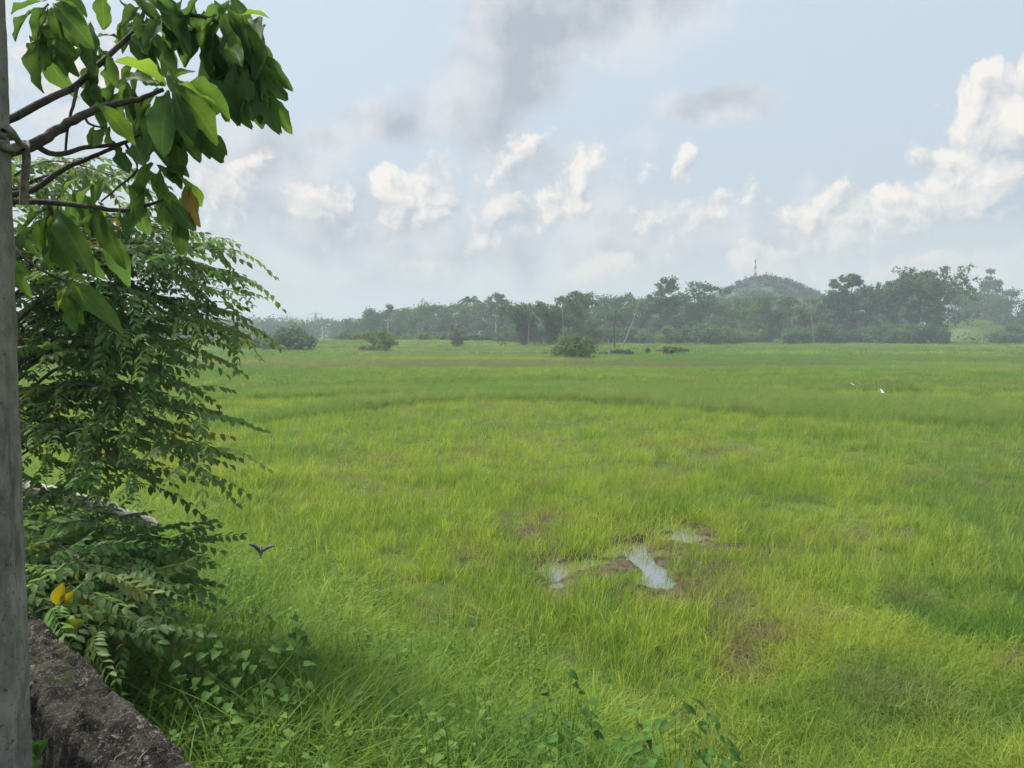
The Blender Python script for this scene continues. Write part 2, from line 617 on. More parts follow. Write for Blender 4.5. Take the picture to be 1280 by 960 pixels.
# ------------------------------------------------------------------ grass: tuft shapes
def blades(n, rad, h, lean, curl, width, segs, seed, up=0.0):
    """n grass blades in a disc; h, lean, curl, width are (lo, hi). Returns V, F (quads)."""
    g = np.random.default_rng(seed)
    r = rad * np.sqrt(g.random(n)); a = g.random(n) * 2 * math.pi
    base = np.stack([r * np.cos(a), r * np.sin(a), np.full(n, -0.03)], 1)
    az = a + g.normal(0, 1.0, n)
    H = g.uniform(*h, n); L = g.uniform(*lean, n); K = g.uniform(*curl, n); Wd = g.uniform(*width, n)
    d = np.stack([np.cos(az), np.sin(az), np.zeros(n)], 1)
    side0 = np.stack([-np.sin(az), np.cos(az), np.zeros(n)], 1)
    tw = g.normal(0, .6, n)
    side = side0 * np.cos(tw)[:, None] + d * np.sin(tw)[:, None]
    V, F = [], []
    T = np.linspace(0, 1, segs + 1)
    for t in T:
        out = H * (L * t + K * t ** 2.2)
        zz = H * (t - 0.55 * K * t ** 3 - 0.25 * L * t)
        p = base + d * out[:, None]; p[:, 2] += zz
        w = Wd * (0.75 + .5 * t) * (1 - t ** 2.5) + 0.0006
        V.append(p - side * w[:, None] / 2); V.append(p + side * w[:, None] / 2)
    V = np.stack(V, 1).reshape(-1, 3)          # per blade 2*(segs+1) verts
    k = 2 * (segs + 1)
    b = np.arange(n)[:, None] * k
    for s in range(segs):
        F.append(b + np.array([2 * s, 2 * s + 1, 2 * s + 3, 2 * s + 2]))
    return V, np.vstack(F)


def tuft_set(name, count, parts, mat):
    out = []
    for i in range(count):
        A = Acc()
        for j, kw in enumerate(parts):
            A.add(*blades(seed=100 * i + 7 * j + sum(map(ord, name)), **kw))
        out.append(bpy.data.objects.new(name + '_source', A.mesh(name, mat)))
    return out


RICE = tuft_set('rice_tuft', 6, [dict(n=11, rad=.09, h=(.16, .31), lean=(.05, .40), curl=(.02, .5), width=(.0042, .0075), segs=4),
                                 dict(n=15, rad=.14, h=(.08, .18), lean=(.1, .6), curl=(.1, .6), width=(.004, .007), segs=3)], M['blade'])
LUSH = tuft_set('bank_tuft', 7, [dict(n=12, rad=.09, h=(.20, .40), lean=(.05, .5), curl=(.4, 1.5), width=(.006, .012), segs=6),
                                 dict(n=12, rad=.12, h=(.12, .26), lean=(.2, .9), curl=(.2, 1.2), width=(.006, .012), segs=4)], M['blade'])
FINE = tuft_set('fine_tuft', 4, [dict(n=34, rad=.20, h=(.45, .80), lean=(.05, .35), curl=(.05, .5), width=(.005, .009), segs=3)], M['blade'])
LOW = tuft_set('low_tuft', 6, [dict(n=22, rad=.13, h=(.06, .20), lean=(.2, 1.0), curl=(.2, .9), width=(.005, .011), segs=3),
                               dict(n=3, rad=.10, h=(.2, .36), lean=(.1, .4), curl=(.1, .5), width=(.003, .005), segs=4)], M['blade'])
MAT1 = tuft_set('meadow_mat', 5, [dict(n=70, rad=.50, h=(.20, .44), lean=(.05, .5), curl=(.05, .5), width=(.014, .028), segs=2)], M['blade'])
MAT2 = tuft_set('far_meadow_mat', 4, [dict(n=80, rad=1.3, h=(.25, .50), lean=(.05, .5), curl=(.05, .5), width=(.05, .10), segs=2)], M['blade'])


def scatter(name, xy, z, variants, size, tint, dry, cool, tilt=0.12, **props):
    n = len(xy)
    g = np.random.default_rng(n)
    me = bpy.data.meshes.new(name)
    me.vertices.add(n)
    me.vertices.foreach_set('co', np.column_stack([xy, z]).astype(np.float32).ravel())

    def vec(nm, arr):
        me.attributes.new(nm, 'FLOAT_VECTOR', 'POINT').data.foreach_set('vector', np.asarray(arr, np.float32).ravel())

    def flt(nm, arr):
        me.attributes.new(nm, 'FLOAT', 'POINT').data.foreach_set('value', np.asarray(arr, np.float32))
    vec('rot', np.column_stack([g.normal(0, tilt, n), g.normal(0, tilt, n), g.random(n) * 6.283]))
    if size.ndim == 1:
        size = np.column_stack([size * g.uniform(.85, 1.15, n), size * g.uniform(.85, 1.15, n), size])
    vec('scl', size)
    flt('tint', np.clip(tint, 0, 1)); flt('dry', np.clip(dry, 0, 1)); flt('cool', np.clip(cool, 0, 1))
    me.attributes.new('pick', 'INT', 'POINT').data.foreach_set('value', g.integers(0, len(variants), n).astype(np.int32))
    ng = bpy.data.node_groups.new(name + '_scatter', 'GeometryNodeTree')
    ng.interface.new_socket('Geometry', in_out='INPUT', socket_type='NodeSocketGeometry')
    ng.interface.new_socket('Geometry', in_out='OUTPUT', socket_type='NodeSocketGeometry')
    N, L = ng.nodes, ng.links
    gi, go = N.new('NodeGroupInput'), N.new('NodeGroupOutput')
    iop = N.new('GeometryNodeInstanceOnPoints')
    join = N.new('GeometryNodeJoinGeometry')
    for v in variants:
        oi = N.new('GeometryNodeObjectInfo'); oi.inputs['Object'].default_value = v
        g2 = N.new('GeometryNodeGeometryToInstance')
        L.new(oi.outputs['Geometry'], g2.inputs[0]); L.new(g2.outputs[0], join.inputs[0])

    def na(nm, typ):
        nd = N.new('GeometryNodeInputNamedAttribute', ); nd.data_type = typ
        nd.inputs['Name'].default_value = nm
        return nd.outputs['Attribute']
    L.new(gi.outputs[0], iop.inputs['Points']); L.new(join.outputs[0], iop.inputs['Instance'])
    iop.inputs['Pick Instance'].default_value = True
    L.new(na('pick', 'INT'), iop.inputs['Instance Index'])
    L.new(na('rot', 'FLOAT_VECTOR'), iop.inputs['Rotation'])
    L.new(na('scl', 'FLOAT_VECTOR'), iop.inputs['Scale'])
    L.new(iop.outputs[0], go.inputs[0])
    o = add(name, me, kind='stuff', **props)
    md = o.modifiers.new('scatter', 'NODES'); md.node_group = ng
    return o


def wedge(y0, y1, per_m2, margin=3.0):
    """Random points on the ground the camera can see, between two distances."""
    k = 0.78
    w1 = k * y1 + margin
    n = int(2 * w1 * (y1 - y0) * per_m2)
    y = rng.uniform(y0, y1, n); x = rng.uniform(-w1, w1, n)
    ok = np.abs(x) < k * y + margin
    return np.column_stack([x[ok], y[ok]])


def polyband(xy, pts, wid):
    """Closeness (0..1) to a polyline on the ground, with a half-width per vertex."""
    out = np.zeros(len(xy))
    for (a, b, wa, wb) in zip(pts[:-1], pts[1:], wid[:-1], wid[1:]):
        ab = b - a
        tt = np.clip(((xy - a) @ ab) / (ab @ ab), 0, 1)
        d = np.linalg.norm(xy - (a + tt[:, None] * ab), axis=1)
        out = np.maximum(out, np.exp(-(d / (wa + (wb - wa) * tt)) ** 4))
    return out


def G2(px, py, back=0.0):
    p = on_z(px, py)
    return np.array([p[0] * (1 + back / p[1]), p[1] + back])


BUND_A = [G2(1420, 560, 5), G2(1290, 550, 5), G2(1150, 541, 5), G2(1000, 529, 4.5), G2(850, 517, 4), G2(720, 507, 3), G2(600, 506, 2), G2(480, 512, 1.4), G2(340, 530, 1.0), G2(200, 548, 1.0), G2(40, 570, 1)]
BUND_AW = [4.6, 4.4, 4.2, 3.8, 3.2, 2.2, 1.3, 1.0, .8, .7, .7]
BUND_B = [G2(160, 508), G2(350, 498), G2(480, 493), G2(600, 490), G2(700, 490), G2(860, 494)]
BUND_BW = [1.0, 1.2, 1.6, 1.9, 2.4, 2.6]


def ground_look(xy):
    """Colour of the growth at each point: tint (dark..yellow green), dryness, coolness."""
    x, y = xy[:, 0], xy[:, 1]
    n1 = fbm(x * .35, y * .35, 4, 11); n2 = fbm(x * 1.3, y * 1.3, 3, 12); n3 = fbm(x * .05, y * .16, 4, 13); n4 = fbm(x * .02, y * .12, 3, 31)
    tint = .74 + .65 * (n1 - .5) + .9 * (n2 - .5)
    dry = sstep(n1 * .6 + fbm(x * .8, y * .8, 3, 14) * .4, .56, .72) * .65
    dry = dry + .9 * sstep(n2, .70, .80) * (y < 30)
    far = sstep(y, 30, 60)
    tint = tint * (1 - far) + far * (.62 + 1.1 * (n3 - .5) + .25 * (n2 - .5))
    dry = dry * (1 - .6 * far) + far * (sstep(n4, .50, .70) * .55)
    cool = .12 + .25 * far + .2 * sstep(fbm(x * .15, y * .15, 3, 17), .5, .7)
    tint = np.maximum(tint, .46 + .12 * n2)
    # finer, greyer grass to the right
    rr = sstep(x - .42 * y, .3, 3.5) * sstep(y, 6, 9) * (1 - sstep(y, 20, 26))
    cool = cool + .45 * rr; tint = tint - .12 * rr
    # mossy, olive growth near the foot of the bank
    br = sstep(x - .18 * y, .2, 2.0) * (1 - sstep(y, 7.6, 10.5))
    tint = tint + br * (-.05 + .5 * (n2 - .5)); dry = dry + br * .10 * sstep(n1, .35, .6); cool = cool * (1 - br)
    return tint, dry, cool


# field
for (y0, y1, dens, kind) in ((4.5, 17, 105, 'near'), (17, 38, 46, 'mid'), (38, 95, 7.5, 'mat'), (95, 262, 1.2, 'far')):
    P2 = wedge(y0, y1, dens)
    x, y = P2[:, 0], P2[:, 1]
    s = bank_s(x, y)
    pf = puddle_f(x, y); pf2 = puddle_f(x, y + .75)
    ok = s > 4.6 + 0.9 * (fbm(x * .8, y * .8, 3, 25) - .5) * 2
    if kind in ('near', 'mid'):
        sparse = sstep(fbm(x * 1.1, y * 1.1, 3, 26), .18, .34)
        ok &= rng.random(len(x)) < (.25 + .75 * sparse)
        poke = (pf > -.10) & (rng.random(len(x)) < .55 * sstep(fbm(x * 3, y * 3, 2, 58), .38, .60) + .07)
        ok &= (pf < -.10) | poke
        ok &= (pf2 < .05) | poke | (rng.random(len(x)) < .35)
    band = np.maximum(polyband(P2, BUND_A, BUND_AW), polyband(P2, BUND_B, BUND_BW))
    low = (sstep(x - .18 * y, .2, 2.0) * (1 - sstep(y, 7.6, 10.5)) > rng.random(len(x)) * .8 + .1) & (kind == 'near')
    ok &= band < rng.random(len(x)) * .8 + .15
    sel = ok & ~low
    P3 = P2[sel]
    tint, dry, cool = ground_look(P3)
    g = rng.normal(0, .10, len(P3))
    hgt = .62 + .85 * fbm(P3[:, 0] * .6, P3[:, 1] * .6, 4, 27) + rng.normal(0, .12, len(P3))
    hgt *= 1 - .5 * sstep(pf2[sel], -.4, .1) * (kind == 'near')
    hgt = np.clip(hgt, .35, 1.6) * (1 - .35 * np.clip(dry, 0, 1))
    src = {'near': RICE, 'mid': RICE, 'mat': MAT1, 'far': MAT2}[kind]
    nm = {'near': 'young_rice', 'mid': 'young_rice', 'mat': 'meadow_grass', 'far': 'meadow_grass'}[kind]
    lb = {'near': 'bright green young rice standing round the puddle', 'mid': 'yellow green rice stubble up to the band of tall grass', 'mat': 'olive and green meadow beyond the band of tall grass', 'far': 'pale green meadow reaching to the far tree line'}[kind]
    cat = 'rice' if kind in ('near', 'mid') else 'grass'
    if kind in ('near', 'mid'):
        tall = rng.random(len(P3)) < (.40 if kind == 'near' else .35)
        hgt = np.where(tall, hgt * 1.22, hgt * .62)
        g = np.where(tall, g + .16, g - .10)
        mott = sstep(fbm(P3[:, 0] * 1.7, P3[:, 1] * 1.7, 3, 77), .48, .66)
        dry = np.where(tall, dry * .6 + .15 * mott, dry + .06 + .52 * mott)
        hgt = hgt * (1 - .3 * mott)
        if kind == 'mid':
            hgt *= 1.1
    scatter(nm, P3, gz(P3[:, 0], P3[:, 1]), src, hgt, tint + g, dry, cool, label=lb, category=cat)
    if kind == 'near':
        P4 = P2[ok & low]
        P4 = np.vstack([P4, P4 + rng.normal(0, .12, P4.shape)])
        tint, dry, cool = ground_look(P4)
        hgt = .7 + .9 * fbm(P4[:, 0] * .9, P4[:, 1] * .9, 4, 29)
        scatter('marsh_weeds', P4, gz(P4[:, 0], P4[:, 1]), LOW, hgt, tint + rng.normal(0, .12, len(P4)), dry, cool, label='low mossy olive weeds at the foot of the bank', category='weeds')

# upright stalks standing above the young rice
STALK = tuft_set('rice_stalk', 6, [dict(n=6, rad=.05, h=(.28, .46), lean=(.02, .22), curl=(.0, .35), width=(.006, .010), segs=4)], M['blade'])
P2 = np.vstack([wedge(6.5, 17, 17), wedge(17, 34, 9)])
x, y = P2[:, 0], P2[:, 1]
nn_ = fbm(x * .9, y * .9, 4, 66)
ok = (bank_s(x, y) > 5.3) & (rng.random(len(x)) < sstep(nn_, .36, .62)) & (puddle_f(x, y) < -.15) & (puddle_f(x, y + .8) < .0) & (polyband(P2, BUND_A, BUND_AW) < .3) & (sstep(x - .18 * y, .2, 2.0) * (1 - sstep(y, 7.6, 10.5)) < .6)
P2, nn_ = P2[ok], nn_[ok]
scatter('rice_stalks', P2, gz(P2[:, 0], P2[:, 1]), STALK, .75 + .5 * nn_, .86 + rng.normal(0, .12, len(P2)), .25 * (rng.random(len(P2)) < .12), .05 + 0 * nn_, tilt=.1, label='upright bright yellow green stalks standing above the young rice', category='rice')

# tall fine grass on the paddy bunds
P2 = wedge(17, 60, 22)
band = np.maximum(polyband(P2, BUND_A, BUND_AW), polyband(P2, BUND_B, BUND_BW))
P2 = P2[band > rng.random(len(P2)) * .7 + .2]
n1 = fbm(P2[:, 0] * .25, P2[:, 1] * .25, 4, 51)
scatter('bund_grass', P2, gz(P2[:, 0], P2[:, 1]), FINE,   .62 + .6 * n1, .74 + .9 * (n1 - .5) + rng.normal(0, .12, len(P2)), .15 * sstep(n1, .5, .7), .58 + .3 * (n1 - .5), label='tall fine grass in a blue green band across the field', category='grass')

# lush grass on the bank below the wall
n = 34000
uu = rng.uniform(-7, 24, n); ss = rng.uniform(WALL_OUT + .04, 6.0, n)
P2 = np.column_stack([uu * WD[0] + ss * WN[0], uu * WD[1] + ss * WN[1]])
x, y = P2[:, 0], P2[:, 1]
ok = (ss < 4.5 + 1.4 * (fbm(x * .8, y * .8, 3, 25) - .5) * 2 + .5 * rng.random(n)) & (rng.random(n) < .35 + .65 * sstep(ss, 1.05, 1.6)) & (rng.random(n) < .45 + .55 * sstep(fbm(x * 1.4, y * 1.4, 3, 61), .3, .45))
P2, ss = P2[ok], ss[ok]
x, y = P2[:, 0], P2[:, 1]
n1 = fbm(x * 1.1, y * 1.1, 4, 63)
tint = .50 + .6 * (n1 - .5) + .22 * sstep(ss, 2.2, 5.0) + rng.normal(0, .09, len(x))
hg = (.74 + .60 * n1) * (1 - .35 * sstep(x, -.3, 1.8))
scatter('bank_grass', P2, gz(x, y), LUSH, hg, tint, .25 * (rng.random(len(x)) < .04), .02 + .12 * n1, tilt=.42, label='lush dark green grass on the bank below the wall', category='grass')

# ------------------------------------------------------------------ far vegetation
def leafset(centers, radii, per, size, seed, flat=0.0, shell=.55):
    """Leaf sprays (rhombic faces) filling ellipsoidal clumps."""
    g = np.random.default_rng(seed)
    centers = np.asarray(centers, float); radii = np.asarray(radii, float)
    if radii.ndim == 1:
        radii = np.column_stack([radii, radii, radii * .75])
    c = np.repeat(centers, per, 0); r = np.repeat(radii, per, 0)
    n = len(c)
    d = g.normal(size=(n, 3)); d /= np.linalg.norm(d, axis=1)[:, None]
    rad = (shell + (1 - shell) * g.random(n)) * (1 + .22 * g.normal(size=n))
    p = c + d * r * rad[:, None]
    nrm = d + g.normal(0, .6, (n, 3)); nrm[:, 2] += .5
    nrm /= np.linalg.norm(nrm, axis=1)[:, None]
    a = np.cross(nrm, g.normal(size=(n, 3))); a /= np.linalg.norm(a, axis=1)[:, None]
    a[:, 2] *= (1 - flat); b = np.cross(nrm, a)
    sz = size * g.uniform(.5, 1.4, n)[:, None]
    V = np.stack([p - a * sz, p + b * sz * .5 + a * sz * .1, p + a * sz, p - b * sz * .5 + a * sz * .1], 1).reshape(-1, 3)
    return V, np.arange(n * 4).reshape(n, 4)


def limb(A, p0, p1, r0, r1, sag=0.0, n=6, sides=5):
    p0, p1 = np.array(p0, float), np.array(p1, float)
    t = np.linspace(0, 1, n)[:, None]
    pts = p0 + (p1 - p0) * t
    pts[:, 2] += sag * np.sin(t[:, 0] * math.pi)
    A.tube(pts, np.linspace(r0, r1, n), sides)


def build_tree(style, H, W, seed):
    """Returns (trunk Acc, [crown (V,F)]) for a tree of height H and crown width W standing at the origin."""
    g = np.random.default_rng(seed)
    T = Acc()
    C, Rr = [], []
    k = max(H, W)
    per, size = 130, .030 * k
    lean = np.array([g.normal(0, .04), g.normal(0, .04), 0]) * H
    if style == 'round':
        top = np.array([0, 0, .45 * H]) + lean
        T.tube(spline([(0, 0, -.3), lean * .4 + (0, 0, .22 * H), top], 7), np.linspace(.028, .016, 7) * H, 6)
        for i in range(34):
            a = g.random() * 6.283; zz = g.uniform(.10, .93)
            rr = W * .5 * math.sqrt(max(.1, 1 - ((zz - .45) / .52) ** 2)) * g.uniform(.4, .95)
            c = np.array([math.cos(a) * rr, math.sin(a) * rr, zz * H])
            C.append(c); Rr.append(W * g.uniform(.10, .20))
            limb(T, top * g.uniform(.3, 1), c, .007 * H, .002 * H, -.02 * H)
        per = 120; size *= .8
    elif style == 'umbrella':
        top = np.array([0, 0, .40 * H]) + lean
        T.tube(spline([(0, 0, -.3), lean * .4 + (0, 0, .2 * H), top], 7), np.linspace(.026, .016, 7) * H, 6)
        C3 = []
        for i in range(24):
            a = g.random() * 6.283; rr = W * .5 * math.sqrt(g.random()) * .95
            zz = (.95 - .26 * (rr / (W * .5)) ** 2 + g.normal(0, .05)) * H - (.22 * H if i % 4 == 0 else 0)
            c = np.array([math.cos(a) * rr, math.sin(a) * rr, zz])
            C.append(c); w = W * g.uniform(.09, .15); C3.append((w, w, w * g.uniform(.4, .75)))
            limb(T, top * g.uniform(.7, 1), c, .009 * H, .003 * H, .05 * H)
        for i in range(16):
            a = g.random() * 6.283; rr = W * .46 * math.sqrt(g.random())
            C.append(np.array([math.cos(a) * rr, math.sin(a) * rr, H * g.uniform(.10, .66)])); w = W * g.uniform(.09, .16); C3.append((w, w, w * .7))
        Rr = C3; per = 100; size *= .75
    elif style == 'wispy':
        nst = 5
        for i in range(nst):
            a = g.random() * 6.283
            end = np.array([math.cos(a) * W * g.uniform(.1, .45), math.sin(a) * W * .3, H * g.uniform(.72, 1.0)])
            pts = spline([(g.normal(0, .04 * W), g.normal(0, .04 * W), -.3), end * [.4, .4, .45], end], 8)
            T.tube(pts, np.linspace(.010, .003, 8) * H, 5)
            for j in range(9):
                q = pts[2 + j % 6] + g.normal(0, 1, 3) * [W * .13, W * .13, H * .05]
                C.append(q); Rr.append(W * g.uniform(.07, .15))
        per = 75; size *= .8
    elif style == 'tier':
        top = np.array([.10 * W, 0, H])
        pts = spline([(0, 0, -.3), (-.03 * W, 0, .5 * H), top], 12)
        T.tube(pts, np.linspace(.02, .003, 12) * H, 6)
        R3 = []
        for i in range(30):
            f = g.uniform(.30, 1.0)
            b = pts[int(f * 11)]
            a = g.choice([0, math.pi]) + g.normal(0, .7); ln = W * .5 * (1.12 - f) * g.uniform(.7, 1.3) + .04 * W
            e = b + np.array([math.cos(a) * ln, math.sin(a) * ln, .03 * H + g.normal(.18, .25) * ln])
            limb(T, b, e, .006 * H, .002 * H, .02 * H)
            for q in (.55, .95):
                C.append(b + (e - b) * q); w = W * g.uniform(.05, .11); R3.append((w * 1.2, w * 1.2, w * g.uniform(.5, .95)))
        for i in range(22):
            a = g.random() * 6.283; f = g.random(); rr = W * .42 * math.sqrt(g.random()) * (1 - .6 * f)
            C.append(np.array([math.cos(a) * rr, math.sin(a) * rr, H * (.08 + .66 * f)])); w = W * g.uniform(.08, .15); R3.append((w, w, w * .8))
        Rr = R3; per = 70; size *= .7
    elif style == 'bush':
        for i in range(16):
            a = g.random() * 6.283; rr = W * .42 * math.sqrt(g.random())
            zz = H * (.15 + .62 * g.random() * math.sqrt(max(.05, 1 - (rr / (W * .5)) ** 2)))
            c = np.array([math.cos(a) * rr, math.sin(a) * rr, zz])
            C.append(c); Rr.append(min(W * .2, H * .34) * g.uniform(.7, 1.2))
            limb(T, (c[0] * .2, c[1] * .2, -.1), c, .012 * H, .004 * H, 0)
        per = 150; size = .034 * k
    elif style == 'bamboo':
        for i in range(34):
            a = g.random() * 6.283; out = W * .5 * g.uniform(.2, 1.0); hh = H * g.uniform(.70, 1.0)
            d = np.array([math.cos(a), math.sin(a), 0])
            pts = spline([d * .05 * W + (0, 0, -.3), d * out * .22 + (0, 0, hh * .55), d * out * .62 + (0, 0, hh * .93), d * out + (0, 0, hh * g.uniform(.74, .97))], 14)
            T.tube(pts, np.linspace(.0040, .0010, 14) * H, 4)
            for j in range(2, 14):
                if g.random() < .9:
                    C.append(pts[j] + g.normal(0, .03 * W, 3) * [1, 1, .8]); Rr.append(W * g.uniform(.03, .075))
        for i in range(40):
            a = g.random() * 6.283; rr = W * .5 * math.sqrt(g.random())
            C.append(np.array([math.cos(a) * rr, math.sin(a) * rr, H * g.uniform(.05, .6)])); Rr.append(W * g.uniform(.05, .10))
        per = 24; size *= .62
    elif style == 'palm':
        top = np.array([g.normal(0, .06 * H), g.normal(0, .05 * H), H * .86])
        T.tube(spline([(0, 0, -.3), top * [.3, .3, .5], top], 9), np.linspace(.014, .009, 9) * H, 6)
        V, F, nn = [], [], 0
        for i in range(20):
            a = i * 2.4 + g.normal(0, .2); el = g.uniform(-.35, 1.15); ln = W * .5 * g.uniform(.85, 1.1)
            d = np.array([math.cos(a), math.sin(a), 0]); sd = np.array([-d[1], d[0], 0])
            for q in np.linspace(.12, 1, 15):
                p = top + d * ln * q * math.cos(el * .7) + np.array([0, 0, ln * (math.sin(el) * q - .75 * q * q)])
                for sgn in (-1, 1):
                    e = p + sd * sgn * ln * .20 * (1.1 - q) + np.array([0, 0, -ln * .16]) + d * ln * .08
                    w = d * ln * .045
                    V += [p - w, e - w * .3, e + w * .3, p + w]; F.append((nn, nn + 1, nn + 2, nn + 3)); nn += 4
        return T, (np.array(V), np.array(F))
    return T, leafset(C, Rr, per, size, seed + 5)


def plant_tree(name, style, px, top, wpx, Y, mat, label, group=None, category='tree', bark='bark', base=None, seed=None):
    p = at(px, 415, Y)
    z0 = float(gz(p[0], p[1])) if base is None else base
    H = at(px, top, Y)[2] - z0
    W = wpx / FPX * Y
    seed = seed or int(abs(px) * 13 + Y)
    T, cr = build_tree(style, H, W, seed)
    root = thing(name, label, category, (p[0], p[1], z0), group=group)
    add('stems' if style in ('bush', 'bamboo') else 'trunk', T.mesh('trunk', M[bark], True), root)
    add('foliage' if style in ('bush', 'bamboo') else 'crown', mesh_np('crown', cr[0], cr[1], M[mat]), root)
    return root


LINE = 'dense dark green tree with full rounded crown in the far tree line'
LG = 'rounded trees of the far tree line'
OL = 'dull green tree with a rounded crown behind the front shrubs'
# (name, style, px, top, width px, distance, material, label, group)
far_trees = [
    *[('broadleaf_tree', 'round', q, 399 - i % 3, 90, 300 + 10 * (i % 4), 'crown_mid', 'low hazy tree partly hidden by the near branches', 'hazy trees far behind the meadow') for i, q in enumerate((-120, -50, 15, 80, 140, 195, 250))],
    ('broadleaf_tree', 'round', 300, 398, 90, 330, 'crown_mid', 'low hazy tree partly hidden by the near branches', 'hazy trees far behind the meadow'),
    ('broadleaf_tree', 'round', 352, 401, 70, 330, 'crown_mid', 'low hazy tree far behind the dark spreading bush', None),
    ('broadleaf_tree', 'round', 398, 401, 62, 320, 'crown_dark', 'low hazy tree below the lattice pylon', None),
    ('broadleaf_tree', 'round', 430, 403, 50, 300, 'crown_dark', 'low hazy tree between pylon and tree line', None),
    ('broadleaf_tree', 'round', 458, 387, 54, 225, 'crown_dark', "rounded dark tree at the end of the tree line beside low hazy trees", None),
    ('broadleaf_tree', 'tier', 488, 382, 44, 240, 'crown_dark', 'feathery dark tree behind the short concrete pole', None),
    ('broadleaf_tree', 'round', 506, 384, 44, 235, 'crown_dark', "rounded dark tree beside the feathery dark tree", None),
    ('broadleaf_tree', 'round', 534, 376, 62, 215, 'crown_dark', "big dome-crowned dark tree above the short white painted trunk", None),
    ('broadleaf_tree', 'round', 566, 381, 46, 225, 'crown_dark', "rounded dark tree below the short coconut palm", None),
    ('coconut_palm', 'palm', 586, 366, 36, 230, 'crown_dark', 'coconut palm rising above rounded crowns beside an umbrella-topped tree', None),
    ('coconut_palm', 'palm', 566, 378, 26, 240, 'crown_dark', 'short coconut palm peeping between two rounded crowns', None),
    ('broadleaf_tree', 'round', 594, 378, 50, 225, 'crown_mid', "rounded tree between the tall palm and the umbrella tree", None),
    ('umbrella_tree', 'umbrella', 617, 369, 44, 220, 'crown_dark', 'flat-topped umbrella tree right behind the tall pale utility pole', None),
    ('broadleaf_tree', 'round', 636, 379, 46, 225, 'crown_dark', "rounded dark tree between umbrella tree and thin brownish tree", None),
    ('slender_tree', 'bamboo', 655, 376, 76, 150, 'crown_olive', 'thin brownish tree with sparse twigs beside the round field bush', None),
    ('slender_tree', 'bamboo', 690, 384, 72, 152, 'crown_olive', 'sparse olive tree with several pale stems', None),
    ('coconut_palm', 'palm', 701, 366, 24, 240, 'crown_dark', 'slim coconut palm above the sparse olive trees', None),
    ('coconut_palm', 'palm', 682, 377, 22, 245, 'crown_dark', 'small coconut palm top showing over the brownish trees', None),
    ('slender_tree', 'bamboo', 722, 362, 62, 160, 'crown_olive', 'tall sparse tree with a feathery open top', None),
    ('broadleaf_tree', 'wispy', 742, 385, 50, 150, 'crown_olive', 'thin yellowish tree behind the pale stump', None),
    ('broadleaf_tree', 'round', 757, 369, 54, 205, 'crown_dark', "dense dark tree behind the pale stump", None),
    ('broadleaf_tree', 'round', 780, 366, 46, 200, 'crown_dark', "dense dark tree behind the leaning bamboo pole", None),
    ('broadleaf_tree', 'umbrella', 804, 370, 60, 195, 'crown_mid', 'flat layered tree beside the leaning bamboo pole', None),
    ('layered_tree', 'tier', 828, 349, 66, 190, 'crown_mid', 'tall layered tree with a leaning feathery leader', None),
    ('broadleaf_tree', 'round', 852, 374, 50, 195, 'crown_mid', "dull green tree between layered tree and wide umbrella tree", None),
    ('umbrella_tree', 'umbrella', 878, 356, 78, 195, 'crown_dark', 'wide umbrella-crowned tree beside the hill', None),
    ('broadleaf_tree', 'round', 915, 371, 70, 190, 'crown_mid', "dull green tree between wide umbrella tree and hill foot", None),
    ('broadleaf_tree', 'round', 950, 367, 64, 185, 'crown_mid', "dull green tree in front of the middle of the hill", None),
    ('broadleaf_tree', 'round', 985, 368, 62, 185, 'crown_mid', "dull green tree in front of the hill's gentle slope", None),
    ('broadleaf_tree', 'wispy', 1012, 368, 50, 180, 'crown_olive', 'sparse tree with two bare pale tips below the hill slope', None),
    ('broadleaf_tree', 'tier', 1046, 345, 50, 190, 'crown_dark', 'slender dark tree with tufted open branches', None),
    ('broadleaf_tree', 'tier', 1062, 341, 42, 190, 'crown_dark', 'slender tree topped by one bent bare twig', None),
    ('broadleaf_tree', 'round', 1082, 356, 54, 190, 'crown_dark', "dull dark tree between bent-twig tree and thin bamboo clump", None),
    ('bamboo_clump', 'bamboo', 1112, 348, 62, 185, 'crown_dark', 'thin bamboo clump beside the great bamboo clump', None),
    ('bamboo_clump', 'bamboo', 1140, 333, 70, 182, 'crown_mid', 'arching bamboo clump with open gaps at its tip', None),
    ('bamboo_clump', 'bamboo', 1168, 332, 100, 180, 'crown_dark', 'great dense bamboo clump, tallest of the tree line', None),
    ('broadleaf_tree', 'round', 1205, 364, 50, 262, 'crown_dark', "dull dark tree between great bamboo clump and open flat-topped tree", None),
    ('umbrella_tree', 'umbrella', 1232, 348, 56, 265, 'crown_dark', 'open flat-topped tree between bamboo and a rounded tree', None),
    ('broadleaf_tree', 'round', 1270, 362, 60, 225, 'crown_dark', 'rounded dark tree above the gap with bright grass', None),
    ('broadleaf_tree', 'round', 1322, 358, 80, 220, 'crown_dark', OL, 'dull trees behind the front shrubs'),
    ('broadleaf_tree', 'round', 1385, 360, 90, 220, 'crown_dark', OL, 'dull trees behind the front shrubs'),
]
for (nm, st, px, top, w, Y, mt, lb, gr) in far_trees:
    plant_tree(nm, st, px, top, w, Y, mt, lb, gr, category='palm' if st == 'palm' else 'bamboo' if nm == 'bamboo_clump' else 'tree', bark='bark_dark' if st == 'palm' else 'bark')

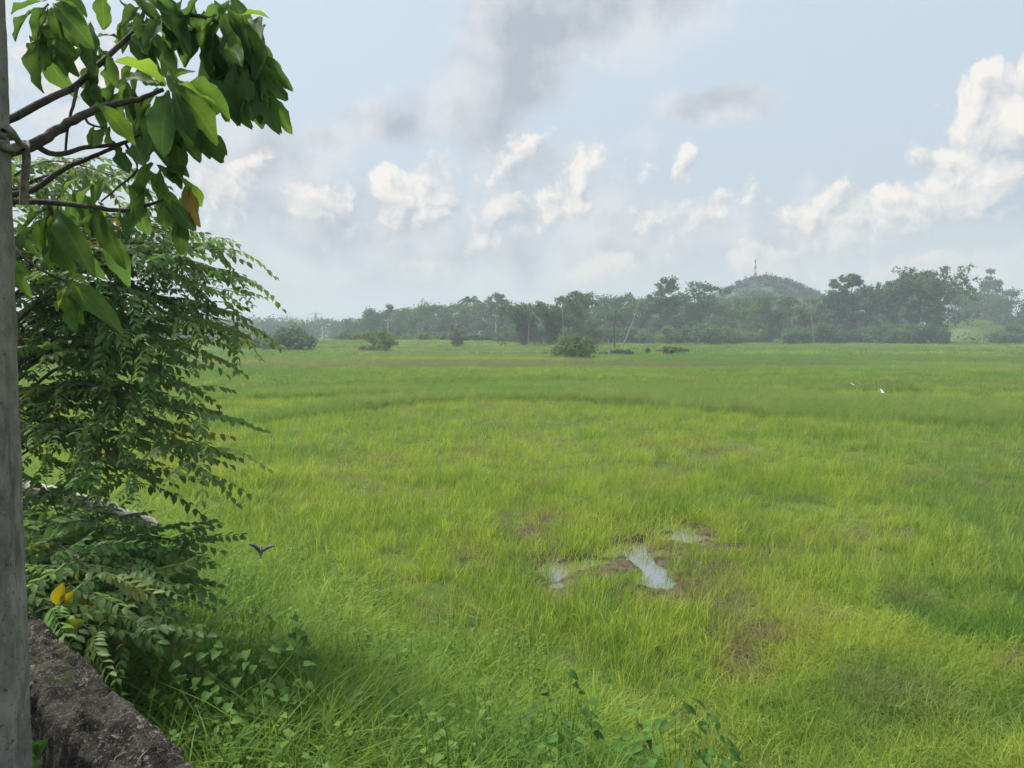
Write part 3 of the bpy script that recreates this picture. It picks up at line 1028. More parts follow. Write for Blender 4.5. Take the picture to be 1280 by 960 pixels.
SH = 'leafy green shrub along the foot of the far tree line'
SG = 'shrubs along the foot of the far trees'
shrubs = []
for i, px in enumerate(range(430, 1400, 27)):
    if 1180 < px < 1250:
        continue
    Y = 168 + random.uniform(-6, 8) if px < 660 else 172 + random.uniform(-8, 10)
    top = random.uniform(411, 420) if px < 640 else random.uniform(394, 409)
    shrubs.append((px + random.uniform(-6, 6), top, random.uniform(34, 56), Y, random.choice(['crown_mid', 'crown_mid', 'crown_dark', 'crown_fresh'] if px < 1000 else ['crown_mid', 'crown_dark', 'crown_dark'])))
marks = [(430, 'the low trees by the pylon'), (462, 'the light green sapling'), (487, 'the concrete utility pole'), (528, 'the short white trunk'), (572, 'the brown withered shrub'), (600, 'the tall coconut palm'), (620, 'the tall pale utility pole'), (655, 'the thin brownish tree'), (703, 'the tall bare pale trunk'), (735, 'the round field bush'), (758, 'the pale stump'), (785, 'the leaning bamboo pole'), (828, 'the tall layered tree'), (878, 'the wide umbrella tree'), (925, 'the radio mast hill foot'), (960, 'the hill top'), (1012, 'the hill slope with a bare trunk'), (1046, 'the slender tufted tree'), (1075, 'the tree with the bent twig'), (1112, 'the thin bamboo clump'), (1140, 'the arching bamboo clump'), (1172, 'the great bamboo clump'), (1240, 'the open flat-topped tree'), (1275, 'the rounded tree above the grass gap'), (1340, 'the last trees beyond the grass gap')]
tones = {'crown_mid': 'mid green', 'crown_dark': 'dark green', 'crown_fresh': 'fresh light green'}
second_row = [(444, 398), (470, 392), (497, 388), (520, 386), (548, 383), (578, 380), (606, 379), (632, 381), (662, 382), (690, 382), (716, 380), (742, 379), (768, 374), (795, 374), (818, 373), (842, 372), (868, 371), (895, 372), (1030, 368), (1056, 364), (1085, 362), (1110, 360), (1135, 356), (1195, 362), (1225, 366), (1250, 368), (1300, 366)]
for i, (px, top) in enumerate(second_row):
    plant_tree('background_tree', 'round', px, top + random.uniform(-3, 3), random.uniform(44, 62), 250 + (i * 37) % 24, ('crown_dark', 'crown_mid')[i % 3 == 0], 'hazy tree of the second row in line with ' + min(marks, key=lambda q: abs(q[0] - px))[1], 'second row of the far tree line', category='tree', seed=1300 + i)
for i, (px, top, w, Y, mt) in enumerate(shrubs):
    near_mark = min(marks, key=lambda q: abs(q[0] - px))[1]
    plant_tree('shrub', 'bush', px, top, w, Y, mt, tones[mt] + ' low shrub in line with ' + near_mark, SG, category='shrub', seed=900 + i)
plant_tree('spreading_bush', 'bush', 366, 405, 66, 118, 'crown_dark', 'dark spreading bush standing alone where the meadow starts', category='bush')
plant_tree('spreading_bush', 'bush', 330, 412, 50, 125, 'crown_mid', 'green bush beside the dark spreading bush', category='bush')
plant_tree('sapling', 'umbrella', 468, 414, 52, 112, 'crown_fresh', 'light green sapling with drooping sprays alone in the meadow', category='sapling')
plant_tree('field_bush', 'bush', 717, 403, 54, 84, 'crown_fresh', 'round bright green bush standing alone in the field', category='bush')
plant_tree('dead_shrub', 'wispy', 572, 403, 32, 140, 'crown_dry', 'brown withered shrub at the meadow edge', category='shrub')
plant_tree('scrub_mound', 'bush', 832, 432, 60, 100, 'crown_olive', 'low olive scrub mound in the grass', category='shrub')
plant_tree('scrub_mound', 'bush', 772, 436, 56, 96, 'crown_olive', 'low brownish scrub around the pale stump', category='shrub')
plant_tree('verge_bush', 'bush', 1262, 397, 52, 178, 'crown_mid', 'feathery grey green bush beside the bright grass gap', category='bush')


def stick(name, a, b, r0, r1, mat, label, category='pole', bend=0.0):
    a, b = np.array(a), np.array(b)
    A = Acc()
    mid = (a + b) / 2 + np.array([bend, 0, 0])
    A.tube(spline([a, mid, b], 10) - a, np.linspace(r0, r1, 10), 7)
    return add(name, A.mesh(name, M[mat], True), loc=a, label=label, category=category)


def grounded(px, Y):
    p = at(px, 415, Y)
    return np.array([p[0], p[1], float(gz(p[0], p[1])) - .2])


stick('leaning_pole', grounded(775, 120), at(800, 374, 122), .12, .05, 'pale_wood', 'tall pale bamboo pole leaning over at the field edge', bend=.25)
stick('bamboo_pole', grounded(769, 122), at(770, 386, 122), .14, .06, 'crown_olive', 'thin olive bamboo pole beside the leaning pale pole', bend=-.2)
stick('tree_stump', grounded(762, 94), at(760, 423, 94), .13, .06, 'pole', 'short pale dead stump in brownish scrub', 'stump', bend=.05)
stick('field_stake', grounded(784, 82), at(784, 437, 82), .04, .03, 'pale_wood', 'thin short stake standing beside the low scrub', 'stake')
stick('bare_snag', grounded(704, 148), at(703, 377, 148), .16, .07, 'pale_wood', 'tall bare pale trunk among sparse olive trees', 'snag')
stick('bare_snag', grounded(660, 146), at(662, 388, 146), .14, .06, 'pale_wood', 'bare buff trunk standing inside the brownish thin tree', 'snag')
stick('bare_snag', grounded(528, 170), at(526, 416, 170), .25, .2, 'pole', 'short white painted trunk at the foot of a rounded tree', 'snag')
stick('bare_snag', grounded(1018, 165), at(1012, 369, 165), .12, .05, 'pale_wood', 'bare pale trunk poking above shrubs below the hill slope', 'snag')


def utility_pole(px, top, Y, label, arm=True):
    p = grounded(px, Y)
    H = at(px, top, Y)[2] - p[2]
    root = thing('utility_pole', label, 'utility pole', p)
    A = Acc(); A.tube([(0, 0, 0), (0, 0, H * .5), (0, 0, H)], [.26, .21, .16], 8)
    add('shaft', A.mesh('shaft', M['pole'], True), root)
    B = Acc(); B.box((0, 0, H - .5), (1.6, .12, .14))
    add('crossarm', B.mesh('crossarm', M['steel']), root)
    for dx in (-.7, 0, .7):
        D = Acc(); D.tube([(dx, 0, H - .43), (dx, 0, H - .3), (dx, 0, H - .18)], [.06, .09, .04], 6)
        add('insulator', D.mesh('insulator', M['mast_white'], True), root)
    if arm:
        E = Acc(); E.tube([(0, 0, H - 1.0), (.5, 0, H - .7), (1.1, 0, H - .65)], [.05, .05, .05], 5); E.box((1.25, 0, H - .68), (.7, .3, .18))
        add('street_lamp_head', E.mesh('street_lamp_head', M['mast_white']), root)
    return root


utility_pole(405, 402, 165, 'white utility pole with a lamp head beside the dark spreading bush')
utility_pole(485, 398, 175, 'concrete utility pole in front of the feathery dark tree', False)
utility_pole(620, 392, 172, 'tall pale utility pole in front of the umbrella tree', False)


def lattice(name, base, H, wb, wt, secs, mats, label, category, bar=.12, arms=()):
    root = thing(name, label, category, base)
    zs = np.linspace(0, H, secs + 1)
    for i in range(secs):
        A = Acc()
        f0, f1 = zs[i] / H, zs[i + 1] / H
        w0 = wb + (wt - wb) * f0 ** .7; w1 = wb + (wt - wb) * f1 ** .7
        c = [(-1, -1), (1, -1), (1, 1), (-1, 1)]
        for k in range(4):
            a0 = np.array([c[k][0] * w0, c[k][1] * w0, zs[i]]); a1 = np.array([c[k][0] * w1, c[k][1] * w1, zs[i + 1]])
            b0 = np.array([c[(k + 1) % 4][0] * w0, c[(k + 1) % 4][1] * w0, zs[i]]); b1 = np.array([c[(k + 1) % 4][0] * w1, c[(k + 1) % 4][1] * w1, zs[i + 1]])
            A.tube([a0, (a0 + a1) / 2, a1], bar, 4)
            A.tube([a0, (a0 + b1) / 2, b1], bar * .6, 4); A.tube([b0, (b0 + a1) / 2, a1], bar * .6, 4); A.tube([a1, (a1 + b1) / 2, b1], bar * .6, 4)
        add('lattice_section', A.mesh('lattice_section', M[mats[i % len(mats)]]), root)
    for (z, ln) in arms:
        A = Acc()
        A.tube([(-ln, 0, z), (0, 0, z + .3), (ln, 0, z)], bar, 4); A.tube([(-ln, 0, z), (0, 0, z + 1.6), (ln, 0, z)], bar * .7, 4)
        add('crossarm', A.mesh('crossarm', M[mats[0]]), root)
    return root


p = at(395, 415, 520); zb = float(gz(p[0], p[1]))
lattice('lattice_pylon', (p[0], p[1], zb), at(395, 391, 520)[2] - zb, 2.6, .5, 6, ['steel'], 'grey lattice power pylon far beyond the low hazy trees', 'pylon', .16, [(at(395, 392.5, 520)[2] - zb, 4.2), (at(395, 398, 520)[2] - zb, 3.4)])

M['crown_hill'] = crown_mat('crown_hill', (.010, .036, .028), (.026, .064, .044))
# hill with forest and radio mast
HY = 330.0
HK = HY / 640.0
hc = at(958, 415, HY)
hx, hy = np.meshgrid(np.linspace(-160, 190, 120) * HK, np.linspace(-110, 110, 70) * HK)


def hill_z(x, y):
    x, y = x / HK, y / HK
    prof = np.interp(x, [-160, -90, -52, -40, -27, -14, -4, 5, 15, 26, 36, 46, 70, 110, 190], [-3, 12, 28, 36, 41, 45.5, 47.5, 47, 44.5, 40, 36, 30, 18, 7, -3])
    return prof * np.exp(-(y / 62.0) ** 2) * HK * 1.10 + 1.5 * (fbm(x * .09 + 50, y * .09, 4, 71) - .5) * 2 - 1.2


hz_ = hill_z(hx, hy)
hi = np.arange(hx.size).reshape(hx.shape)
HF = np.stack([hi[:-1, :-1].ravel(), hi[:-1, 1:].ravel(), hi[1:, 1:].ravel(), hi[1:, :-1].ravel()], 1)
add('hill', mesh_np('hill', np.stack([hx, hy, hz_], -1).reshape(-1, 3), HF, simple_mat('hill_soil', (.03, .06, .025), (.07, .10, .04), .05), True), loc=(hc[0], hc[1], 0), kind='structure')
g = np.random.default_rng(5)
cx_, cy_ = g.uniform(-110, 125, 1100) * HK, g.uniform(-85, 25, 1100) * HK
cz_ = hill_z(cx_, cy_)
V, F = leafset(np.column_stack([cx_, cy_, cz_ + .5]), g.uniform(1.2, 2.5, 1100), 34, .55, 8)
add('hill_forest', mesh_np('hill_forest', V, F, M['crown_hill']), loc=(hc[0], hc[1], 0), kind='stuff', label='dark forest covering the lone hill', category='forest')
mx_ = -10.5 * HK
mz = hill_z(np.array([mx_]), np.array([0.0]))[0]
lattice('radio_mast', (hc[0] + mx_, hc[1], mz - 1), at(943, 325, HY)[2] - mz + 1, .6, .16, 7, ['mast_red', 'mast_white'], 'slim red and white radio mast on top of the hill', 'mast', .08)

# ------------------------------------------------------------------ boundary wall, post, rope
m, t, out = new_mat('old_concrete_wall')
pos = t.new('ShaderNodeNewGeometry').outputs['Position']
n1 = t.noise(pos, 7.0, 7, .7); n2 = t.noise(pos, 38.0, 5, .7); n3 = t.noise(pos, 2.6, 4, .6)
c = t.mix(t.sstep(n1, .36, .66), (.013, .012, .010), (.078, .072, .060))
c = t.mix(t.math('MULTIPLY', t.sstep(n2, .54, .66), t.sstep(n3, .44, .58)), c, (.26, .235, .20))
c = t.mix(t.math('MULTIPLY', t.sstep(t.noise(pos, 95, 3, .6), .56, .66), .7), c, (.17, .155, .13))
c = t.mix(t.math('MULTIPLY', t.sstep(t.noise(pos, 60, 4, .7), .56, .64), .8), c, (.012, .011, .009))
c = t.mix(t.sstep(t.noise(pos, 4.0, 4, .6), .62, .70), c, (.045, .060, .022))
b = t.new('ShaderNodeBsdfPrincipled'); m.node_tree.links.new(c, b.inputs['Base Color']); b.inputs['Roughness'].default_value = .95
b.inputs['Specular IOR Level'].default_value = .15
bp = t.new('ShaderNodeBump'); bp.inputs['Distance'].default_value = .035; bp.inputs['Strength'].default_value = 1.0
m.node_tree.links.new(t.math('ADD', n2, n1), bp.inputs['Height']); m.node_tree.links.new(bp.outputs[0], b.inputs['Normal'])
m.node_tree.links.new(b.outputs[0], out.inputs[0])
M['wall'] = m
u = np.concatenate([np.arange(-7, -2.2, .12), np.arange(-2.2, 5.5, .012), np.arange(5.5, 13, .12)])
prof = []
for q in np.linspace(0, 1, 10): prof.append((WALL_IN, 1.30 + (WALL_TOP - .02 - 1.30) * q))
for q in np.linspace(0, 1, 18)[1:-1]: prof.append((WALL_IN + .012 + (WALL_OUT - WALL_IN - .024) * q, WALL_TOP))
for q in np.linspace(1, 0, 22): prof.append((WALL_OUT, .70 + (WALL_TOP - .02 - .70) * q))
prof = np.array(prof)
Uu, K = np.meshgrid(u, np.arange(len(prof)), indexing='ij')
S_ = prof[K, 0]; Z_ = prof[K, 1]
arc = np.concatenate([[0], np.cumsum(np.linalg.norm(np.diff(prof, axis=0), axis=1))])[K]
dn = (fbm(Uu * 5, arc * 5, 5, 81) - .5) * .06 + (fbm(Uu * 24, arc * 24, 4, 82) - .5) * .085
topf = ((K >= 10) & (K < 26)).astype(float)
edge = np.where(K < 10, -1, np.where(K >= 26, 1, 0))
Z_ = Z_ + dn * topf * 1.1 - np.where(topf == 0, np.abs(dn) * .4 * (Z_ > 1.7), 0)
S_ = S_ + dn * edge + (fbm(Uu * 1.2, Uu * 0 + 3, 2, 83) - .5) * .03
wv = np.stack([Uu * WD[0] + S_ * WN[0], Uu * WD[1] + S_ * WN[1], Z_], -1).reshape(-1, 3)
wi = np.arange(len(wv)).reshape(K.shape)
wf = np.stack([wi[:-1, :-1].ravel(), wi[:-1, 1:].ravel(), wi[1:, 1:].ravel(), wi[1:, :-1].ravel()], 1)
add('boundary_wall', mesh_np('boundary_wall', wv, wf, m, True), label='rough dark weathered concrete wall with mossy crumbling top', category='wall')

m, t, out = new_mat('post_concrete')
pos = t.new('ShaderNodeTexCoord').outputs['Object']
n1 = t.noise(pos, 9.0, 7, .65); st = t.noise(t.vec('MULTIPLY', pos, (1, 1, .12)), 40.0, 5, .7)
c = t.mix(t.sstep(n1, .30, .68), (.125, .118, .100), (.27, .255, .225))
c = t.mix(t.math('MULTIPLY', t.sstep(st, .50, .72), .55), c, (.30, .285, .255))
c = t.mix(t.math('MULTIPLY', t.sstep(t.noise(pos, 55, 3, .5), .60, .70), .7), c, (.04, .038, .033))
c = t.mix(t.math('MULTIPLY', t.sstep(t.noise(t.vec('MULTIPLY', pos, (1, 1, .25)), 8, 6, .7), .50, .66), .75), c, (.045, .042, .034))
c = t.mix(t.math('MULTIPLY', t.sstep(t.noise(pos, 22, 5, .7), .62, .70), .6), c, (.32, .32, .27))
b = t.new('ShaderNodeBsdfPrincipled'); m.node_tree.links.new(c, b.inputs['Base Color']); b.inputs['Roughness'].default_value = .92
bp = t.new('ShaderNodeBump'); bp.inputs['Distance'].default_value = .006; bp.inputs['Strength'].default_value = .9
m.node_tree.links.new(t.noise(pos, 60, 6, .7), bp.inputs['Height']); m.node_tree.links.new(bp.outputs[0], b.inputs['Normal'])
m.node_tree.links.new(b.outputs[0], out.inputs[0])
PE = at(11, 700, 2.2)                          # the post's right-hand arris
hw, ch = .075, .017
sec = np.array([(hw, -hw + ch), (hw, hw - ch), (hw - ch, hw), (-hw + ch, hw), (-hw, hw - ch), (-hw, -hw + ch), (-hw + ch, -hw), (hw - ch, -hw)])
zz = np.linspace(0, 3.3, 160)
pv_, pf_ = [], []
for i, zc in enumerate(zz):
    jit = (fbm(np.arange(8) * 3.1, np.full(8, zc * 9), 4, 91) - .5) * .008
    pv_ += [(a * (1 + j / hw), b_ * (1 + j / hw), zc) for (a, b_), j in zip(sec, jit)]
for i in range(159):
    for k in range(8):
        pf_.append((i * 8 + k, i * 8 + (k + 1) % 8, (i + 1) * 8 + (k + 1) % 8, (i + 1) * 8 + k))
o = add('concrete_post', mesh_np('concrete_post', pv_, pf_, m), loc=(PE[0] - .083, PE[1] + .02, 1.45), label='tall weathered grey concrete post standing inside the wall', category='post')
o.rotation_euler = (0, R(.5), R(12))
PC = np.array([PE[0] - .070, PE[1] + .02])

M['rope'] = simple_mat('rope', (.16, .15, .12), (.34, .32, .27), 60.0, bump=.8)


def loop_pts(z0, z1, r, n=40):
    a = np.linspace(0, 2 * math.pi, n)
    k = 1 / np.maximum(np.abs(np.cos(a)), np.abs(np.sin(a))) ** .75
    x, y = r * k * np.cos(a), r * k * np.sin(a)
    c, s_ = math.cos(R(12)), math.sin(R(12))
    return np.column_stack([PC[0] + x * c - y * s_, PC[1] + x * s_ + y * c, np.linspace(z0, z1, n) + .006 * np.sin(3 * a)])


A = Acc()
zt = at(15, 160, 2.2)[2]; zl = at(15, 183, 2.2)[2]
A.tube(loop_pts(zt, zt - .012, .088), .010, 7)
A.tube(loop_pts(zl, zl + .02, .090), .009, 7)
A.tube(spline([at(8, 158, 2.13), at(16, 166, 2.14), at(24, 178, 2.2), at(30, 184, 2.3)], 14), .009, 7)
A.tube(spline([at(-4, 178, 2.12), at(14, 186, 2.16), at(28, 181, 2.28), at(33, 196, 2.32), at(31, 226, 2.33), at(30, 256, 2.34)], 24), np.linspace(.010, .013, 24), 7)
A.tube(spline([at(26, 184, 2.25), at(34, 184, 2.36), at(33, 178, 2.40), at(24, 180, 2.36), at(28, 186, 2.26)], 16), .008, 6)
add('rope', A.mesh('rope', M['rope'], True), label='grey rope tying a leafy branch to the concrete post', category='rope')

# ------------------------------------------------------------------ leaf shapes
def blade_leaf(shape, nu=7, nv=2, fold=.10, arch=.25, wave=.02, seed=0, lobes=0, ragged=0.0, twist=0.0):
    """Unit leaf along +X; shape(u) is the half width. Returns V, F."""
    g = np.random.default_rng(seed)
    U = np.linspace(0, 1, nu + 1)
    rag = np.clip(1 - np.abs(g.normal(0, ragged, (nu + 1, 2))), .45, 1)
    V, F = [], []
    for i, uu in enumerate(U):
        hw_ = shape(uu)
        for j in range(-nv, nv + 1):
            f = j / nv
            y = hw_ * f * (rag[i, 0 if j < 0 else 1])
            z = fold * abs(y) * 2 - arch * uu ** 2 + wave * math.sin(uu * 14 + f * 3 + seed) * abs(f) + g.normal(0, .006) + twist * y * uu
            V.append((uu + (-.06 * f * f if lobes else 0) * (1 - uu), y, z))
    w = 2 * nv + 1
    for i in range(nu):
        for j in range(w - 1):
            F.append((i * w + j, (i + 1) * w + j, (i + 1) * w + j + 1, i * w + j + 1))
    return np.array(V), np.array(F)


def obovate(u): return .190 * math.sin(math.pi * min(1, u ** 1.35 * .97 + .015)) ** .8 + .004
def ovate(u): return .30 * math.sin(math.pi * min(1, u ** .75 * .98 + .01)) ** .9 + .003
def heart(u): return .40 * math.sin(math.pi * min(1, (u * .93 + .06) ** .62)) ** .75 + .003


def near_leaf_mat(name, dark, light, trans, rough=.38, spec=.5, trans_fac=.38, vein=True):
    m, t, out = new_mat(name)
    oc = t.new('ShaderNodeTexCoord').outputs['Object']
    oi = t.new('ShaderNodeObjectInfo')
    sp = t.new('ShaderNodeSeparateXYZ'); m.node_tree.links.new(oc, sp.inputs[0])
    ay = t.math('ABSOLUTE', sp.outputs[1])
    base = t.mix(oi.outputs['Random'], dark, light)
    pos = t.new('ShaderNodeNewGeometry').outputs['Position']
    base = t.mix(t.math('MULTIPLY', t.sstep(t.noise(pos, 18, 4, .6), .4, .7), .45), base, light)
    if vein:
        rib = t.sstep(ay, .022, .006)
        lat = t.math('PINGPONG', t.math('MULTIPLY_ADD', ay, -1.1, sp.outputs[0]), .055)
        base = t.mix(t.math('MULTIPLY', t.math('MAXIMUM', rib, t.math('MULTIPLY', t.sstep(lat, .010, .002), .6)), .5), base, (.16, .22, .06))
    base = t.mix(1.0, base, oi.outputs['Color'], 'MULTIPLY')
    if vein:
        base = t.mix(t.math('MULTIPLY', t.sstep(t.noise(pos, 34, 4, .6), .64, .72), .8), base, (.10, .06, .025))
    tr = t.mix(1.0, t.mix(.35, base, trans), oi.outputs['Color'], 'MULTIPLY')
    leaf_shader(m, t, out, base, tr, rough=rough, trans=trans_fac, spec=spec)
    return m


M['almond'] = near_leaf_mat('broad_leaf', (.040, .098, .034), (.075, .150, .042), (.26, .38, .04), rough=.55, spec=.18, trans_fac=.46)
M['pinnate'] = near_leaf_mat('small_leaflet', (.065, .150, .046), (.130, .230, .066), (.25, .38, .065), rough=.5, spec=.25, trans_fac=.45, vein=False)
M['weed'] = near_leaf_mat('weed_leaf', (.050, .130, .024), (.090, .185, .034), (.18, .33, .04), rough=.6, spec=.12)


def basis(x, zhint):
    x = np.array(x, float); x /= np.linalg.norm(x)
    y = np.cross(zhint, x); y /= np.linalg.norm(y) + 1e-9
    z = np.cross(x, y)
    return np.column_stack([x, y, z])


def place(name, me, parent, p, B, s, color=None):
    o = bpy.data.objects.new(name, me)
    col.objects.link(o)
    mt = Matrix.Identity(4)
    for r in range(3):
        for c_ in range(3):
            mt[r][c_] = B[r, c_] * s
        mt[r][3] = p[r]
    o.parent = parent
    o.matrix_world = mt
    if color is not None:
        o.color = (*color, 1)
    return o


# ------------------------------------------------------------------ broad-leaved tree tied to the post
ALM = [mesh_np('broad_leaf', *blade_leaf(obovate, 10, 2, f, a, .05, i, 0, rg, tw), M['almond'], True) for i, (a, f, rg, tw) in enumerate(((.08, .35, .10, .4), (.22, .2, .16, -.7), (.38, .45, .08, .8), (.12, .1, .20, -.4), (.30, .6, .14, .6), (.52, .4, .10, -.9), (.18, .7, .18, .2), (.42, .25, .22, 1.0)))]
AT = thing('broad_leaved_tree', 'broad-leaved tree with big drooping oval leaves tied to the concrete post', 'tree')


def branch(parent, pts, r0, r1, mat, name='branch', n=24, sides=7):
    P = spline(pts, n)
    P[1:-1] += np.random.default_rng(int(abs(P[0][0] * 977) + n)).normal(0, r0 * .07, (n - 2, 3))
    A = Acc(); A.tube(P, np.linspace(r0, r1, n), sides)
    add(name, A.mesh(name, M[mat], True), parent)
    return P


base_t = np.array([-3.35, 3.15]); bz = 1.5
A = Acc()
TP = spline([(base_t[0], base_t[1], 1.3), (-3.3, 3.1, 2.4), (-3.0, 2.95, 3.3), (-2.9, 2.9, 4.6)], 16)
A.tube(TP, np.linspace(.13, .07, 16), 10)
add('trunk', A.mesh('trunk', M['bark'], True), AT)
D = 2.6
branch(AT, [(-2.93, 2.9, 3.35), at(-40, 175, 2.75), at(12, 150, 2.55), at(60, 124, 2.55), at(94, 108, 2.6), at(135, 70, 2.7), at(190, 25, 2.8), at(250, 20, 2.8), at(300, 40, 2.85)], .016, .006, 'bark_dark', n=34)
branch(AT, [(-3.0, 2.95, 3.2), at(-40, 205, 2.6), at(12, 190, 2.45), at(48, 178, 2.45), at(75, 160, 2.5), at(105, 143, 2.5), at(132, 133, 2.55), at(172, 124, 2.6), at(204, 112, 2.6)], .024, .007, 'bark_dark', n=34)
branch(AT, [at(40, 180, 2.45), at(70, 193, 2.5), at(110, 184, 2.55), at(150, 180, 2.6), at(176, 168, 2.62)], .010, .005, 'bark_dark')
branch(AT, [(-3.05, 2.95, 3.1), at(-30, 250, 2.7), at(12, 243, 2.6), at(42, 237, 2.6), at(80, 211, 2.6), at(118, 195, 2.62), at(156, 178, 2.65)], .014, .006, 'bark_dark', n=30)
branch(AT, [(-3.05, 2.95, 3.05), at(-30, 256, 2.75), at(12, 252, 2.65), at(62, 253, 2.62), at(112, 258, 2.62), at(150, 263, 2.62), at(178, 258, 2.62), at(204, 250, 2.62)], .013, .005, 'bark_dark', n=30)
branch(AT, [at(97, 107, 2.58), at(92, 130, 2.55), at(85, 158, 2.55), at(82, 190, 2.55)], .006, .004, 'bark_dark', 'twig', 12, 5)
branch(AT, [at(105, 143, 2.5), at(112, 155, 2.5), at(130, 160, 2.52)], .005, .003, 'bark_dark', 'twig', 8, 5)
branch(AT, [at(156, 178, 2.65), at(172, 210, 2.66), at(150, 232, 2.64), at(126, 252, 2.62)], .005, .003, 'bark_dark', 'twig', 12, 5)
branch(AT, [at(12, 300, 2.55), at(30, 322, 2.5), at(60, 342, 2.48), at(84, 352, 2.48)], .007, .003, 'bark_dark', 'twig', 12, 5)
branch(AT, [at(60, 253, 2.62), at(64, 282, 2.6), at(68, 300, 2.58)], .005, .003, 'bark_dark', 'twig', 10, 5)

